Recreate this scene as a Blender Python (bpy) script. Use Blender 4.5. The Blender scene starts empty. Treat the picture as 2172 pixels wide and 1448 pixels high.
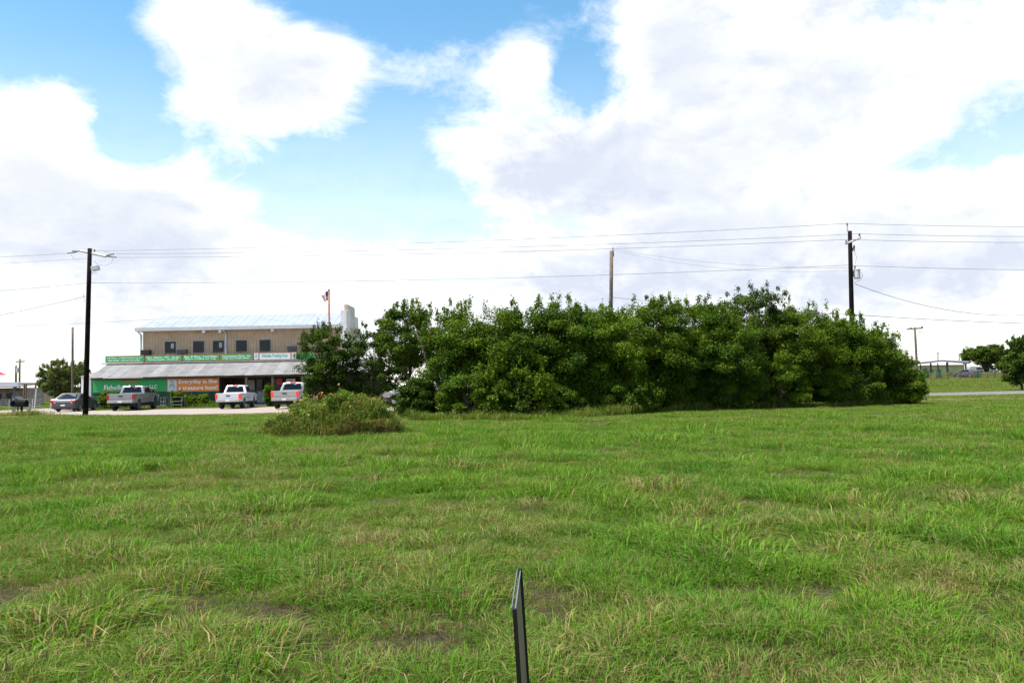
import bpy, bmesh, math, random
import numpy as np
from mathutils import Matrix, Vector
R = math.radians
scene = bpy.context.scene
COL = scene.collection

# ------------------------------------------------------------------ camera
FPX, CX, CY, W, H = 1753.0, 1086.0, 724.0, 2172.0, 1448.0      # photograph pixels
PITCH, ROLL, EYE = math.atan(92 / 1753), -0.0185, 1.5
cam_d = bpy.data.cameras.new('camera'); cam = bpy.data.objects.new('camera', cam_d); COL.objects.link(cam)
cam_d.sensor_fit = 'HORIZONTAL'; cam_d.sensor_width = 36.0; cam_d.lens = 36.0 * FPX / W
cam_d.clip_start = 0.05; cam_d.clip_end = 20000
CR = Matrix.Rotation(R(90) + PITCH, 3, 'X') @ Matrix.Rotation(ROLL, 3, 'Z')
cam.matrix_world = Matrix.Translation((0, 0, EYE)) @ CR.to_4x4()
scene.camera = cam

# ------------------------------------------------------------------ view
vs = scene.view_settings
vs.view_transform = 'Standard'; vs.look = 'None'; vs.gamma = 1.0; vs.use_curve_mapping = False
vs.exposure = 1.5
scene.cycles.max_bounces = 6; scene.cycles.diffuse_bounces = 3; scene.cycles.transmission_bounces = 4
scene.cycles.transparent_max_bounces = 6
scene.cycles.use_denoising = True

# ------------------------------------------------------------------ sun and sky
SUN_AZ, SUN_EL = R(-108), R(66)          # azimuth from the viewing direction, towards the left
sd = bpy.data.lights.new('sun', 'SUN'); sun = bpy.data.objects.new('sun', sd); COL.objects.link(sun)
sd.energy = 3.4; sd.angle = R(12); sd.color = (1.0, 0.95, 0.86)
sdir = Vector((math.sin(SUN_AZ) * math.cos(SUN_EL), math.cos(SUN_AZ) * math.cos(SUN_EL), math.sin(SUN_EL)))
sun.rotation_euler = (-sdir).to_track_quat('-Z', 'Y').to_euler(); sun.location = (0, 0, 60)

def ray(px, py):
    return (CR @ Vector(((px - CX) / FPX, (CY - py) / FPX, -1.0)))
def at(px, py, Y):
    d = ray(px, py); t = Y / d.y
    return Vector((d.x * t, Y, EYE + d.z * t))

def make_world():
    w = bpy.data.worlds.new('World'); scene.world = w; w.use_nodes = True
    nt = w.node_tree; N = nt.nodes; Lk = nt.links; N.clear()
    def n(t, **k):
        o = N.new(t)
        for a, v in k.items(): setattr(o, a, v)
        return o
    def m(op, a, b=None, c=None):
        o = n('ShaderNodeMath', operation=op)
        for i, v in enumerate((a, b, c)):
            if v is None: continue
            if isinstance(v, (int, float)): o.inputs[i].default_value = v
            else: Lk.new(v, o.inputs[i])
        return o.outputs[0]
    def smooth(v, lo, hi, a=0.0, b=1.0):
        o = n('ShaderNodeMapRange', interpolation_type='SMOOTHSTEP'); Lk.new(v, o.inputs[0])
        for i, q in zip((1, 2, 3, 4), (lo, hi, a, b)): o.inputs[i].default_value = q
        return o.outputs[0]
    sky = n('ShaderNodeTexSky', sky_type='NISHITA'); sky.sun_disc = False
    sky.sun_elevation = SUN_EL; sky.sun_rotation = SUN_AZ
    sky.air_density = 1.2; sky.dust_density = 0.1; sky.ozone_density = 1.5
    tc = n('ShaderNodeTexCoord'); sep = n('ShaderNodeSeparateXYZ'); Lk.new(tc.outputs['Generated'], sep.inputs[0])
    az = m('ARCTAN2', sep.outputs[0], sep.outputs[1]); el = m('ARCSINE', sep.outputs[2])
    P = n('ShaderNodeCombineXYZ'); Lk.new(az, P.inputs[0]); Lk.new(el, P.inputs[1]); P = P.outputs[0]
    mp = n('ShaderNodeMapping'); mp.inputs['Scale'].default_value = (1, 1, 1.7); Lk.new(tc.outputs['Generated'], mp.inputs[0])
    def noise(scale, detail, rough, off=0.0, dist=0.0):
        o = n('ShaderNodeTexNoise'); o.inputs['Scale'].default_value = scale; o.inputs['Detail'].default_value = detail
        o.inputs['Roughness'].default_value = rough; o.inputs['Distortion'].default_value = dist
        mm = n('ShaderNodeMapping'); mm.inputs['Location'].default_value = (off, off * .7, off * .3)
        Lk.new(mp.outputs[0], mm.inputs[0]); Lk.new(mm.outputs[0], o.inputs['Vector']); return o.outputs['Fac']
    def blobs(items, start):
        tot = start
        for (px, py, rx, ry, amp) in items:
            d = ray(px, py).normalized(); a0 = math.atan2(d.x, d.y); e0 = math.asin(d.z)
            sx = FPX / rx * (math.cos(a0) ** -1.0) ** -1 * 1.0; sy = FPX / ry
            sub = n('ShaderNodeVectorMath', operation='SUBTRACT'); Lk.new(P, sub.inputs[0]); sub.inputs[1].default_value = (a0, e0, 0)
            mul = n('ShaderNodeVectorMath', operation='MULTIPLY'); Lk.new(sub.outputs[0], mul.inputs[0]); mul.inputs[1].default_value = (sx, sy, 0)
            ln = n('ShaderNodeVectorMath', operation='LENGTH'); Lk.new(mul.outputs[0], ln.inputs[0])
            tot = m('ADD', smooth(ln.outputs['Value'], 0.0, 1.25, amp, 0.0), tot)
        return tot
    big = noise(3.0, 6, .58, 3.1, .3); fine = noise(8.0, 10, .64, 7.7, .45); wisp = noise(5.0, 8, .7, 1.3, 1.2)
    base = m('ADD', m('MULTIPLY', m('SUBTRACT', big, .5), 1.6), m('MULTIPLY', m('SUBTRACT', fine, .5), 2.3))
    base = m('ADD', base, .06)
    F = blobs([(540, 170, 300, 170, 1.0), (400, 30, 130, 110, .8), (680, 190, 150, 90, .5),
               (70, 240, 170, 150, 1.1), (100, 430, 420, 130, 1.2), (400, 620, 900, 170, 1.1), (250, 500, 500, 120, .7),
               (1110, 120, 100, 80, .68), (1010, 165, 230, 80, .28), (1180, 350, 280, 140, .95), (930, 320, 120, 90, .35),
               (1620, 190, 400, 300, 1.3), (1430, 70, 130, 130, .7), (2100, 120, 330, 220, .35), (2050, 480, 420, 130, 1.1), (1480, 620, 900, 170, 1.1),
               (1450, 420, 260, 200, .8),
               (100, 30, 260, 140, -1.3), (900, 20, 430, 90, -1.2), (1260, 130, 130, 150, -.9), (760, 390, 230, 110, -.9),
               (270, 250, 90, 130, -.9), (1880, 350, 300, 110, -.22), (800, 215, 90, 120, -.55), (860, 270, 110, 80, -.4), (800, 460, 250, 60, -.5), (560, 590, 120, 50, -1.3), (980, 585, 210, 45, -1.2), (840, 470, 250, 50, -.4)], base)
    mask = smooth(F, -.05, 0.75)
    veil = smooth(m('ADD', wisp, m('MULTIPLY', F, .5)), .34, .92, 0.0, .8)       # thin high cloud
    hz = smooth(el, 0.0, .44, .74, .0)                                            # pale air near the horizon
    veil = m('MAXIMUM', veil, hz)
    mask = m('MAXIMUM', mask, veil)
    G = blobs([(1190, 350, 240, 130, 1.0), (1700, 600, 620, 110, .8), (330, 545, 150, 70, .9), (1420, 500, 200, 130, .5), (1650, 170, 350, 200, .25),
               (2020, 600, 300, 90, .5), (1250, 590, 200, 90, .5), (100, 700, 300, 110, .5), (90, 520, 160, 60, .4)], m('MULTIPLY', m('SUBTRACT', noise(3.6, 7, .55, 11.0, .4), .47), 1.3))
    grey = smooth(G, -.35, 1.2)
    # relief: the cloud field compared with itself a little way towards the light gives billows
    mo = n('ShaderNodeMapping'); mo.inputs['Location'].default_value = (-.010, -.004, .030); Lk.new(mp.outputs[0], mo.inputs[0])
    def noise_at(vec, scale, detail, rough, off, dist):
        o = n('ShaderNodeTexNoise'); o.inputs['Scale'].default_value = scale; o.inputs['Detail'].default_value = detail
        o.inputs['Roughness'].default_value = rough; o.inputs['Distortion'].default_value = dist
        mm = n('ShaderNodeMapping'); mm.inputs['Location'].default_value = (off, off * .7, off * .3)
        Lk.new(vec, mm.inputs[0]); Lk.new(mm.outputs[0], o.inputs['Vector']); return o.outputs['Fac']
    rel = m('SUBTRACT', noise_at(mo.outputs[0], 8.0, 6, .6, 7.7, .45), noise_at(mp.outputs[0], 8.0, 6, .6, 7.7, .45))
    rel2 = m('SUBTRACT', noise_at(mo.outputs[0], 19.0, 6, .6, 2.2, .5), noise_at(mp.outputs[0], 19.0, 6, .6, 2.2, .5))
    relief = m('ADD', m('MULTIPLY', rel, 2.4), m('MULTIPLY', rel2, 1.5))
    grey = m('ADD', grey, relief)
    gcl = n('ShaderNodeClamp'); Lk.new(grey, gcl.inputs[0]); grey = gcl.outputs[0]
    thick = smooth(F, .15, 1.1)
    inner = m('MULTIPLY', smooth(F, .55, 1.7), smooth(el, .05, .2, .15, 1.0))
    cc = n('ShaderNodeMix', data_type='RGBA'); Lk.new(m('MULTIPLY', grey, smooth(thick, 0, 1, .5, 1.0)), cc.inputs[0])
    ci_ = n('ShaderNodeMix', data_type='RGBA'); Lk.new(inner, ci_.inputs[0]); ci_.inputs[6].default_value = (.46, .46, .462, 1); ci_.inputs[7].default_value = (.318, .333, .352, 1); Lk.new(ci_.outputs[2], cc.inputs[6]); cc.inputs[7].default_value = (.272, .292, .340, 1)
    b1 = n('ShaderNodeBackground'); b1.inputs[1].default_value = 0.074; hs = n('ShaderNodeHueSaturation'); hs.inputs['Hue'].default_value = .488; hs.inputs['Saturation'].default_value = 1.22; Lk.new(sky.outputs[0], hs.inputs['Color']); Lk.new(hs.outputs[0], b1.inputs[0])
    b2 = n('ShaderNodeBackground'); b2.inputs[1].default_value = 1.0; Lk.new(cc.outputs[2], b2.inputs[0])
    mx = n('ShaderNodeMixShader'); Lk.new(mask, mx.inputs[0]); Lk.new(b1.outputs[0], mx.inputs[1]); Lk.new(b2.outputs[0], mx.inputs[2])
    out = n('ShaderNodeOutputWorld'); Lk.new(mx.outputs[0], out.inputs[0])
make_world()

# ------------------------------------------------------------------ helpers
def tag(o, label=None, cat=None, group=None, kind=None):
    if label: o['label'] = label
    if cat: o['category'] = cat
    if group: o['group'] = group
    if kind: o['kind'] = kind
    return o
def empty(name, loc=(0, 0, 0), rz=0.0, label=None, cat=None, group=None):
    o = bpy.data.objects.new(name, None); COL.objects.link(o); o.location = loc; o.rotation_euler = (0, 0, rz)
    o.empty_display_size = .2
    return tag(o, label, cat, group)
def link(name, me, mat, parent=None):
    o = bpy.data.objects.new(name, me); COL.objects.link(o)
    if mat is not None:
        me.materials.clear(); me.materials.append(mat)
    if parent: o.parent = parent
    return o
def copy_tree(o, parent=None):
    c = o.copy(); COL.objects.link(c); c.parent = parent
    if parent: c.matrix_parent_inverse = o.matrix_parent_inverse.copy()
    for ch in list(o.children): copy_tree(ch, c)
    return c

class MB:
    def __init__(s): s.v = []; s.f = []
    def add(s, vs, fs):
        b = len(s.v); s.v += [tuple(v) for v in vs]; s.f += [tuple(b + i for i in f) for f in fs]; return s
    def box(s, c, d, rot=None):
        x, y, z = (q / 2 for q in d)
        vs = [Vector((sx * x, sy * y, sz * z)) for sz in (-1, 1) for sy in (-1, 1) for sx in (-1, 1)]
        if rot is not None: vs = [rot @ v for v in vs]
        c = Vector(c)
        return s.add([v + c for v in vs], [(0, 2, 3, 1), (4, 5, 7, 6), (0, 1, 5, 4), (2, 6, 7, 3), (0, 4, 6, 2), (1, 3, 7, 5)])
    def b2(s, a, b):
        a = Vector(a); b = Vector(b)
        return s.box((a + b) / 2, [abs(q) for q in (b - a)])
    def tube(s, pts, rad, n=8, cap=True):
        pts = [Vector(p) for p in pts]; rs = rad if isinstance(rad, (list, tuple)) else [rad] * len(pts)
        b0 = len(s.v)
        for i, p in enumerate(pts):
            t = (pts[min(i + 1, len(pts) - 1)] - pts[max(i - 1, 0)]).normalized()
            u = t.cross(Vector((0, 0, 1)))
            if u.length < 1e-3: u = t.cross(Vector((1, 0, 0)))
            u.normalize(); w = t.cross(u)
            for k in range(n):
                a = 2 * math.pi * k / n
                s.v.append(tuple(p + (u * math.cos(a) + w * math.sin(a)) * rs[i]))
        for i in range(len(pts) - 1):
            for k in range(n):
                k2 = (k + 1) % n
                s.f.append((b0 + i * n + k, b0 + i * n + k2, b0 + (i + 1) * n + k2, b0 + (i + 1) * n + k))
        if cap:
            s.f.append(tuple(b0 + k for k in reversed(range(n)))); s.f.append(tuple(b0 + (len(pts) - 1) * n + k for k in range(n)))
        return s
    def lathe(s, prof, n=20, axis='z', c=(0, 0, 0)):
        b0 = len(s.v); c = Vector(c)
        for (r, h) in prof:
            for k in range(n):
                a = 2 * math.pi * k / n; x, y = r * math.cos(a), r * math.sin(a)
                s.v.append(tuple(c + (Vector((x, y, h)) if axis == 'z' else Vector((h, x, y)) if axis == 'x' else Vector((x, h, y)))))
        for i in range(len(prof) - 1):
            for k in range(n):
                k2 = (k + 1) % n
                s.f.append((b0 + i * n + k, b0 + i * n + k2, b0 + (i + 1) * n + k2, b0 + (i + 1) * n + k))
        s.f.append(tuple(b0 + k for k in reversed(range(n)))); s.f.append(tuple(b0 + (len(prof) - 1) * n + k for k in range(n)))
        return s
    def prism_x(s, poly, x0, x1):          # polygon of (y, z) pushed along x
        n = len(poly)
        return s.add([(x0, y, z) for y, z in poly] + [(x1, y, z) for y, z in poly],
                     [tuple(range(n)), tuple(reversed(range(n, 2 * n)))] + [(i, i + n, (i + 1) % n + n, (i + 1) % n) for i in range(n)])
    def prism_y(s, poly, y0, y1):          # polygon of (x, z) pushed along y
        n = len(poly)
        return s.add([(x, y0, z) for x, z in poly] + [(x, y1, z) for x, z in poly],
                     [tuple(range(n)), tuple(reversed(range(n, 2 * n)))] + [(i, i + n, (i + 1) % n + n, (i + 1) % n) for i in range(n)])
    def mesh(s, name, fix=True):
        me = bpy.data.meshes.new(name); me.from_pydata(s.v, [], s.f)
        if fix:
            bm = bmesh.new(); bm.from_mesh(me); bmesh.ops.recalc_face_normals(bm, faces=bm.faces); bm.to_mesh(me); bm.free()
        me.update(); return me
    def build(s, name, mat, parent=None, smooth=False, bevel=0.0, loc=None):
        o = link(name, s.mesh(name), mat, parent)
        if smooth: o.data.polygons.foreach_set('use_smooth', [True] * len(o.data.polygons))
        if bevel:
            bv = o.modifiers.new('bevel', 'BEVEL'); bv.width = bevel; bv.segments = 2; bv.limit_method = 'ANGLE'; bv.angle_limit = R(35)
        if loc is not None: o.location = loc
        return o

def np_mesh(name, verts, faces, tint=None):
    me = bpy.data.meshes.new(name)
    verts = np.asarray(verts, np.float32); faces = np.asarray(faces, np.int32)
    k = faces.shape[1]; nf = len(faces)
    me.vertices.add(len(verts)); me.vertices.foreach_set('co', verts.ravel())
    me.loops.add(nf * k); me.loops.foreach_set('vertex_index', faces.ravel())
    me.polygons.add(nf); me.polygons.foreach_set('loop_start', np.arange(0, nf * k, k, dtype=np.int32))
    if tint is not None:
        a = me.color_attributes.new('tint', 'FLOAT_COLOR', 'POINT')
        a.data.foreach_set('color', np.asarray(tint, np.float32).ravel())
    me.update(calc_edges=True); return me

# value noise for scattering
_vn = np.random.RandomState(5).rand(256, 256)
def vnoise(x, y, s):
    x = np.asarray(x) / s + 1000.0; y = np.asarray(y) / s + 1000.0
    xi = np.floor(x).astype(int); yi = np.floor(y).astype(int); fx = x - xi; fy = y - yi
    fx = fx * fx * (3 - 2 * fx); fy = fy * fy * (3 - 2 * fy)
    g_ = lambda a, b: _vn[a % 256, b % 256]
    return (g_(xi, yi) * (1 - fx) + g_(xi + 1, yi) * fx) * (1 - fy) + (g_(xi, yi + 1) * (1 - fx) + g_(xi + 1, yi + 1) * fx) * fy
def sstep(a, b, v):
    t = np.clip((np.asarray(v, float) - a) / (b - a), 0, 1); return t * t * (3 - 2 * t)
def ground(x, y):
    x = np.asarray(x, float); y = np.asarray(y, float)
    lump = (vnoise(x, y, 2.3) - .5) * .13 + (vnoise(x + 40, y, .55) - .5) * .09
    lump = lump * (1 - sstep(34, 44, y))
    rise = (1.0 * sstep(86, 150, y) + 1.35 * sstep(148, 176, y)) * sstep(25, 60, x)
    return lump + rise
def gz(x, y): return float(ground(x, y))

# ------------------------------------------------------------------ materials
MATS = {}
def mat(name, col, rough=.6, metal=0.0, var=.12, vscale=3.0, bump=0.0, bscale=40.0, spec=.5, col2=None, dirt=None, emit=0.0, coat=0.0):
    m = bpy.data.materials.new(name); m.use_nodes = True; MATS[name] = m
    nt = m.node_tree; b = nt.nodes['Principled BSDF']
    b.inputs['Roughness'].default_value = rough; b.inputs['Metallic'].default_value = metal
    b.inputs['Specular IOR Level'].default_value = spec; b.inputs['Coat Weight'].default_value = coat
    tc = nt.nodes.new('ShaderNodeTexCoord')
    nz = nt.nodes.new('ShaderNodeTexNoise'); nz.inputs['Scale'].default_value = vscale; nz.inputs['Detail'].default_value = 6; nz.inputs['Roughness'].default_value = .65
    nt.links.new(tc.outputs['Object'], nz.inputs['Vector'])
    mx = nt.nodes.new('ShaderNodeMix'); mx.data_type = 'RGBA'
    c2 = col2 if col2 else tuple(c * (1 - 2 * var) for c in col)
    c1 = col if col2 else tuple(min(1, c * (1 + var)) for c in col)
    mx.inputs[6].default_value = (*c1, 1); mx.inputs[7].default_value = (*c2, 1)
    mr = nt.nodes.new('ShaderNodeMapRange'); mr.inputs[1].default_value = .35; mr.inputs[2].default_value = .68
    nt.links.new(nz.outputs['Fac'], mr.inputs[0]); nt.links.new(mr.outputs[0], mx.inputs[0])
    nt.links.new(mx.outputs[2], b.inputs['Base Color'])
    if emit:
        b.inputs['Emission Strength'].default_value = emit; nt.links.new(mx.outputs[2], b.inputs['Emission Color'])
    if bump:
        n2 = nt.nodes.new('ShaderNodeTexNoise'); n2.inputs['Scale'].default_value = bscale; n2.inputs['Detail'].default_value = 4
        nt.links.new(tc.outputs['Object'], n2.inputs['Vector'])
        bp = nt.nodes.new('ShaderNodeBump'); bp.inputs['Strength'].default_value = bump; bp.inputs['Distance'].default_value = .02
        nt.links.new(n2.outputs['Fac'], bp.inputs['Height']); nt.links.new(bp.outputs[0], b.inputs['Normal'])
    return m

def leaf_mat(name, ca, cb, cdry, trans=.35, wscale=.35, rough=.62, dry_lo=.55, dry_hi=1.05):
    """tint.r picks between two greens, tint.g is brightness, tint.b pushes towards dry; a world noise adds patches"""
    m = bpy.data.materials.new(name); m.use_nodes = True; nt = m.node_tree; N = nt.nodes; L = nt.links; N.clear()
    at_ = N.new('ShaderNodeAttribute'); at_.attribute_name = 'tint'
    sp = N.new('ShaderNodeSeparateColor'); L.new(at_.outputs['Color'], sp.inputs[0])
    ge = N.new('ShaderNodeNewGeometry')
    nz = N.new('ShaderNodeTexNoise'); nz.inputs['Scale'].default_value = wscale; nz.inputs['Detail'].default_value = 5; nz.inputs['Roughness'].default_value = .7
    L.new(ge.outputs['Position'], nz.inputs['Vector'])
    def M(op, a, b):
        o = N.new('ShaderNodeMath'); o.operation = op
        for i, v in enumerate((a, b)):
            if isinstance(v, (int, float)): o.inputs[i].default_value = v
            else: L.new(v, o.inputs[i])
        return o.outputs[0]
    def mixc(f, a, b):
        o = N.new('ShaderNodeMix'); o.data_type = 'RGBA'; L.new(f, o.inputs[0])
        for i, v in ((6, a), (7, b)):
            if isinstance(v, tuple): o.inputs[i].default_value = (*v, 1)
            else: L.new(v, o.inputs[i])
        return o.outputs[2]
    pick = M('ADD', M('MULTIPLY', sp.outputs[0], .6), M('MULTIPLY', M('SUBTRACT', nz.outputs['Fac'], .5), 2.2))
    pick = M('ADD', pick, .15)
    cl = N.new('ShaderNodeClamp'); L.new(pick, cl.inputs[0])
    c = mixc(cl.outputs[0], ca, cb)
    n3 = N.new('ShaderNodeTexNoise'); n3.inputs['Scale'].default_value = wscale * 2.3; n3.inputs['Detail'].default_value = 4; L.new(ge.outputs['Position'], n3.inputs['Vector'])
    dry = M('ADD', sp.outputs[2], M('MULTIPLY', M('SUBTRACT', n3.outputs['Fac'], .5), 1.1))
    mr = N.new('ShaderNodeMapRange'); mr.inputs[1].default_value = dry_lo; mr.inputs[2].default_value = dry_hi; L.new(dry, mr.inputs[0])
    c = mixc(mr.outputs[0], c, cdry)
    br = N.new('ShaderNodeVectorMath'); br.operation = 'SCALE'; L.new(c, br.inputs[0]); L.new(M('ADD', M('MULTIPLY', sp.outputs[1], .7), .65), br.inputs['Scale'])
    d = N.new('ShaderNodeBsdfPrincipled'); d.inputs['Roughness'].default_value = rough; d.inputs['Specular IOR Level'].default_value = .12; L.new(br.outputs[0], d.inputs['Base Color'])
    t = N.new('ShaderNodeBsdfTranslucent'); tcol = N.new('ShaderNodeVectorMath'); tcol.operation = 'MULTIPLY'; L.new(br.outputs[0], tcol.inputs[0]); tcol.inputs[1].default_value = (1.25, 1.35, .6); L.new(tcol.outputs[0], t.inputs[0])
    s = N.new('ShaderNodeMixShader'); s.inputs[0].default_value = trans; L.new(d.outputs[0], s.inputs[1]); L.new(t.outputs[0], s.inputs[2])
    o = N.new('ShaderNodeOutputMaterial'); L.new(s.outputs[0], o.inputs[0]); return m

def ground_mat(name, cols, s1, s2, bump=.6, rough=.95, s3=.12):
    m = bpy.data.materials.new(name); m.use_nodes = True; nt = m.node_tree; N = nt.nodes; L = nt.links; b = N['Principled BSDF']
    b.inputs['Roughness'].default_value = rough; b.inputs['Specular IOR Level'].default_value = .15
    ge = N.new('ShaderNodeNewGeometry')
    def nz(s, d):
        o = N.new('ShaderNodeTexNoise'); o.inputs['Scale'].default_value = s; o.inputs['Detail'].default_value = d; o.inputs['Roughness'].default_value = .7
        L.new(ge.outputs['Position'], o.inputs['Vector']); return o.outputs['Fac']
    def mix(f, lo, hi, a, b_):
        mr = N.new('ShaderNodeMapRange'); mr.inputs[1].default_value = lo; mr.inputs[2].default_value = hi; L.new(f, mr.inputs[0])
        o = N.new('ShaderNodeMix'); o.data_type = 'RGBA'; L.new(mr.outputs[0], o.inputs[0])
        for i, v in ((6, a), (7, b_)):
            if isinstance(v, tuple): o.inputs[i].default_value = (*v, 1)
            else: L.new(v, o.inputs[i])
        return o.outputs[2]
    c = mix(nz(s1, 8), .38, .62, cols[0], cols[1])
    c = mix(nz(s2, 6), .52, .72, c, cols[2])
    c = mix(nz(s3, 5), .5, .75, c, cols[3])
    L.new(c, b.inputs['Base Color'])
    bp = N.new('ShaderNodeBump'); bp.inputs['Strength'].default_value = bump; bp.inputs['Distance'].default_value = .04
    L.new(nz(s1 * 2.2, 6), bp.inputs['Height']); L.new(bp.outputs[0], b.inputs['Normal'])
    return m

M_ground = ground_mat('pasture_soil', ((.030, .025, .011), (.100, .078, .038), (.075, .056, .028), (.050, .062, .016)), 26.0, 1.6, bump=1.0)
M_gravel = ground_mat('caliche_gravel', ((.25, .21, .185), (.31, .26, .235), (.20, .17, .15), (.26, .22, .19)), 5.0, .5, .4)
M_asphalt = ground_mat('weathered_asphalt', ((.13, .122, .118), (.16, .15, .146), (.105, .10, .096), (.145, .135, .128)), 7.0, .6, .3)
M_cal = ground_mat('pale_track', ((.31, .26, .19), (.36, .30, .22), (.26, .22, .16), (.29, .25, .18)), 4.0, .5, .3)
M_dirt = ground_mat('dry_verge', ((.19, .14, .08), (.23, .17, .10), (.10, .10, .04), (.16, .13, .07)), 5.0, .9, .4)
G_A, G_B, G_DRY = (.052, .150, .009), (.138, .228, .018), (.25, .185, .085)
M_grass = leaf_mat('grass_blades', G_A, G_B, G_DRY, trans=.30, wscale=.55, dry_lo=.62, dry_hi=1.0)
M_weeds = leaf_mat('tall_weeds', (.070, .130, .016), (.175, .210, .036), (.38, .28, .14), trans=.3, wscale=.9, dry_lo=.68, dry_hi=1.05)
M_leaf = leaf_mat('thicket_leaves', (.030, .076, .005), (.120, .175, .009), (.16, .10, .035), trans=.28, wscale=.45, dry_lo=.8, dry_hi=1.3)
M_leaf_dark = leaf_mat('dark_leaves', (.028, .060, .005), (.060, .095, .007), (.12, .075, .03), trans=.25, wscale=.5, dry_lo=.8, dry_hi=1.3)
M_leaf_olive = leaf_mat('olive_leaves', (.060, .095, .022), (.12, .14, .035), (.16, .115, .05), trans=.25, wscale=.4, dry_lo=.7, dry_hi=1.2)
M_bark = mat('bark', (.085, .062, .045), .9, var=.3, vscale=6, bump=.7, bscale=25)
M_creo = mat('creosote_pole', (.009, .005, .004), .9, spec=.1, var=.35, vscale=2.5, bump=.5, bscale=30)
M_greypole = mat('weathered_pole', (.13, .092, .075), .9, var=.25, vscale=3, bump=.5, bscale=30)
M_armw = mat('grey_timber', (.42, .39, .36), .85, var=.2, vscale=5)
M_insul = mat('grey_porcelain', (.22, .21, .21), .35, var=.1)
M_wire = mat('aluminium_wire', (.15, .15, .17), .5, metal=.4, var=.1)
M_can = mat('transformer_grey', (.52, .53, .54), .4, var=.08)
M_galv = mat('galvanised_steel', (.20, .20, .20), .6, metal=.2, var=.15, vscale=8)
M_roofU = mat('galvalume_roof', (.27, .30, .40), .9, metal=.0, spec=.05, var=.06, vscale=.8)
M_roofC = mat('porch_tin', (.215, .21, .215), .9, spec=.05, metal=.0, var=.10, vscale=1.2)
M_roofSheets = [mat('porch_tin_' + k, c, .9, spec=.05, var=.12, vscale=1.6) for k, c in (('pale', (.225, .22, .225)), ('mid', (.205, .20, .205)), ('dull', (.185, .18, .182)))]
M_tan = mat('tan_siding', (.47, .335, .22), .75, var=.08, vscale=1.0)
M_white = mat('white_trim', (.50, .50, .50), .6, var=.06, vscale=2)
M_whitewall = mat('white_panel', (.72, .70, .69), .7, var=.08, vscale=1)
M_dgreen = mat('dark_green_wall', (.018, .075, .035), .75, var=.2, vscale=1.2)
M_banner = mat('green_banner', (.018, .34, .085), .55, var=.07, vscale=.7)
M_bangreen = mat('bright_green_board', (.012, .36, .10), .5, var=.05, vscale=1)
M_orange = mat('orange_banner', (.80, .24, .04), .55, var=.06, vscale=.8)
M_orange2 = mat('orange_frame', (.50, .17, .06), .6, var=.15)
M_letter = mat('white_print', (.88, .88, .87), .6, var=.02)
M_lettergreen = mat('green_print', (.03, .42, .16), .6, var=.03)
M_logo = mat('pale_print', (.66, .68, .70), .6, var=.08, vscale=8)
M_logoink = mat('grey_print', (.30, .33, .36), .6, var=.3, vscale=14)
M_logotan = mat('tan_print', (.50, .36, .22), .6, var=.2, vscale=14)
M_wood = mat('porch_timber', (.22, .125, .07), .8, var=.25, vscale=4)
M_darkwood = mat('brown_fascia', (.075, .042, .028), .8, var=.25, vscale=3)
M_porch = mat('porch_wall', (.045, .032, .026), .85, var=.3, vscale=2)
M_concrete = mat('porch_concrete', (.33, .32, .30), .9, var=.15, vscale=3)
M_winf = mat('dark_window_frame', (.035, .035, .04), .5, var=.1)
M_glass = mat('window_glass', (.012, .015, .020), .08, var=.4, vscale=1.4, spec=.25)
M_curtain = mat('pale_blind', (.36, .37, .36), .8, var=.15, vscale=5)
M_redsign = mat('red_sign', (.52, .03, .025), .5, var=.1)
M_silver = mat('silver_paint', (.29, .285, .30), .28, metal=.45, var=.04, coat=.6)
M_silver2 = mat('pale_grey_paint', (.38, .365, .36), .32, metal=.35, var=.04, coat=.5)
M_wpaint = mat('white_paint', (.62, .62, .64), .3, var=.03, coat=.6)
M_gpaint = mat('grey_paint', (.085, .085, .095), .4, metal=.3, var=.04, coat=.15, spec=.3)
M_beige = mat('beige_paint', (.56, .47, .40), .35, metal=.2, var=.04, coat=.5)
M_tyre = mat('tyre_rubber', (.012, .012, .013), .85, var=.2)
M_rim = mat('alloy_rim', (.36, .36, .38), .35, metal=.7, var=.1)
M_carglass = mat('tinted_glass', (.008, .010, .014), .06, var=.2, spec=.22)
M_tail = mat('tail_lens', (.38, .012, .012), .2, var=.1)
M_taillit = mat('lit_tail_lens', (.62, .03, .02), .25, var=.05, emit=.35)
M_plate = mat('number_plate', (.78, .78, .76), .5, var=.05)
M_chassis = mat('chassis_black', (.012, .012, .012), .8, var=.2)
M_chrome = mat('bumper_chrome', (.60, .60, .60), .2, metal=.8, var=.05)
M_head = mat('clear_lens', (.65, .66, .68), .1, var=.05)
M_blackbox = mat('black_mailbox', (.005, .005, .006), .8, spec=.1, var=.2)
M_greybox = mat('grey_mailbox', (.035, .035, .038), .5, var=.2)
M_postgrey = mat('grey_post', (.30, .28, .25), .9, var=.25, vscale=6)
M_signmetal = mat('dark_iron', (.008, .006, .005), .55, metal=.3, var=.3, vscale=9)
M_signpanel = mat('sign_back', (.15, .105, .088), .5, var=.18, vscale=5)
M_signedge = mat('bright_iron_edge', (.20, .205, .22), .4, metal=.5, var=.2, vscale=9)
M_earth = mat('mound_earth', (.075, .078, .026), .95, var=.3, vscale=4, bump=.8)
M_yellow = mat('yellow_petals', (.80, .55, .02), .6, var=.1)
M_stem = mat('green_stem', (.07, .12, .03), .7, var=.1)
M_orangefl = mat('orange_petals', (.55, .12, .03), .6, var=.15)
M_flagred = mat('flag_red', (.42, .045, .08), .8, var=.06)
M_flagwhite = mat('flag_white', (.78, .76, .78), .8, var=.04)
M_flagblue = mat('flag_blue', (.10, .07, .18), .8, var=.06)
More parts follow.
